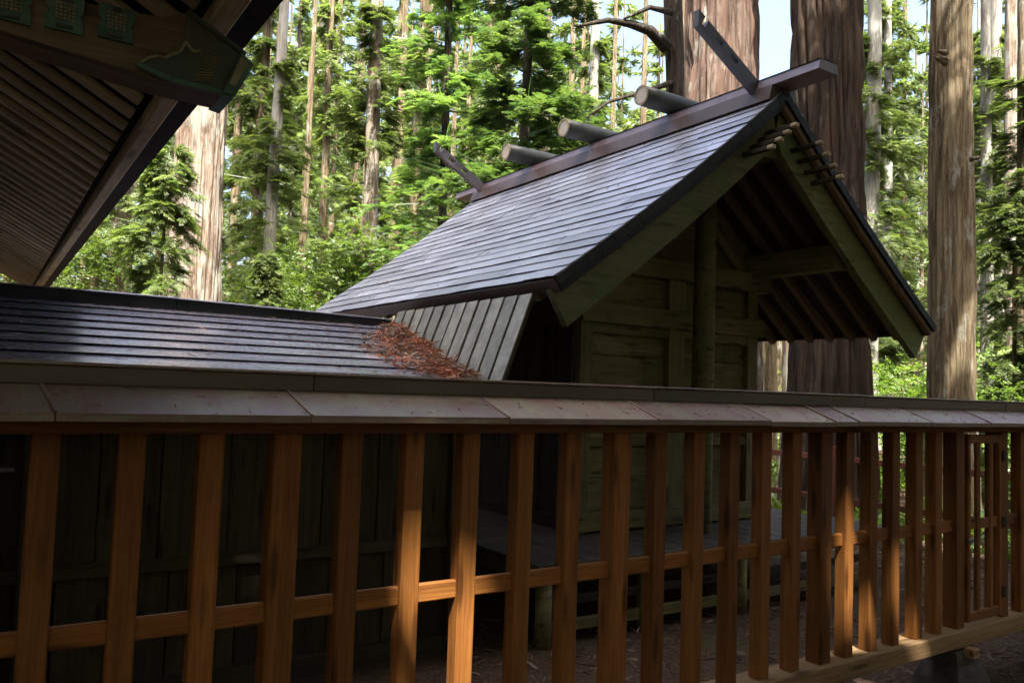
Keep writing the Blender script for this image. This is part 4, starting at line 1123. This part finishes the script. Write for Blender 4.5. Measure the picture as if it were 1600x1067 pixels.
# tall cedars standing around and behind the viewpoint; unseen crowns shaped to shade fence and roofs, gaps cut along sun rays for dapples
GAPS = [((1.47, FY, 0.62), 0.20), ((1.56, FY, 0.9), 0.10), ((3.90, FY, 0.72), 0.19), ((4.35, FY, 0.42), 0.14), ((4.62, FY, 0.28), 0.14), ((4.1, FY, 0.3), 0.07),
        ((1.38, 2.47, 1.51), 0.09), ((0.75, 2.5, 1.53), 0.07), ((3.62, 2.5, 1.53), 0.08), ((6.2, 4.6, -0.1), 0.12), ((5.4, 1.9, -0.1), 0.12), ((6.6, 2.3, -0.1), 0.16),
        ((1.2, 5.6, 1.9), 0.12), ((2.2, 5.0, 1.75), 0.10), ((2.78, 4.5, 1.8), 0.07), ((2.4, 5.1, 1.75), 0.12), ((1.9, 5.9, 2.0), 0.08), ((9.9, 4.9, 0.1), 0.6), ((11.2, 5.6, 0.1), 0.9), ((13.0, 6.4, 0.1), 1.1), ((7.5, 3.6, -0.1), 0.15)]
def canopy_mesh(name, x, y, z, seed, rad=4.3, top=25.0):
    R = np.random.default_rng(seed); nbr, per = 175, 16
    hz_ = R.random(nbr); zb = 8.5+(top-8.5)*hz_; az = R.random(nbr)*6.283; bl = rad*(1-0.5*hz_)*R.uniform(0.5, 1.1, nbr)
    bi = np.repeat(np.arange(nbr), per); n_ = nbr*per; t_ = R.uniform(0.15, 1, n_); r_ = bl[bi]*t_; a = az[bi]+R.normal(0, 0.12, n_)
    pos = np.stack([r_*np.cos(a), r_*np.sin(a), zb[bi]-0.2*r_*t_], 1)
    sd_ = R.normal(0, 0.7, n_); d = np.stack([np.cos(a+sd_), np.sin(a+sd_), R.normal(-0.25, 0.2, n_)], 1); d /= np.linalg.norm(d, axis=1, keepdims=True)
    out = []
    for k in range(6):
        q = np.cross(d, R.normal(size=d.shape)); q /= np.linalg.norm(q, axis=1, keepdims=True)
        dd = d+q*R.uniform(-0.8, 0.8, (n_, 1)); ln = R.uniform(0.35, 0.8, (n_, 1)); wd_ = R.uniform(0.05, 0.10, (n_, 1))
        out.append(np.stack([pos, pos+dd*ln*0.5+q*wd_, pos+dd*ln, pos+dd*ln*0.5-q*wd_], 1))
    Q = np.concatenate(out); wld = Q+np.array([x, y, z]); keep = np.ones(len(Q), bool); sv = np.array(SDIR)
    pts = np.concatenate([wld, wld.mean(1, keepdims=True)], 1)
    for c_, r in GAPS:
        rel = pts-np.array(c_); perp = rel-(rel@sv)[..., None]*sv
        keep &= ~(np.linalg.norm(perp, axis=-1).min(1) < r)
    Q = Q[keep]
    return quads_mesh(name, Q, np.clip(R.normal(0.4, 0.25, len(Q)), 0, 1), 'cedar')
for i, (x, y, r, lb) in enumerate([
 (-4.5, -5.0, 0.45, 'tall cedar behind the viewpoint to the far left'), (-0.8, -5.8, 0.5, 'tall cedar straight behind the viewpoint'),
 (3.0, -5.2, 0.42, 'tall cedar behind the viewpoint to the right'), (6.6, -4.0, 0.48, 'tall cedar right of the path behind the viewpoint'),
 (-4.8, -0.6, 0.4, 'tall cedar beside the large hall outside the picture'), (0.2, -2.6, 0.4, 'tall cedar close behind the viewpoint'),
 (8.9, 2.2, 0.4, 'tall cedar just outside the right picture edge'), 
 (5.2, -0.8, 0.42, 'tall cedar right of the viewpoint outside the picture'), (7.9, -2.4, 0.45, 'tall cedar far right of the viewpoint outside the picture')]):
    CR['canopy'] = canopy_mesh('crown_canopy', x, y, terr(x, y), 300+i, 2.6 if x == 8.9 else 4.3, 15.0 if x == 8.9 else 25.0 if x < 2 else 19.0)
    tree('cedar_tree', 0, 0, 0, r, 'barkD', 'canopy', lb, h=25.5 if x < 2 else 19.5 if x != 8.9 else 15.5, seed=120+i, crot=0.0, xy=(x, y), group='cedars around the viewpoint', seg=20, rings=30, cs=1.0)
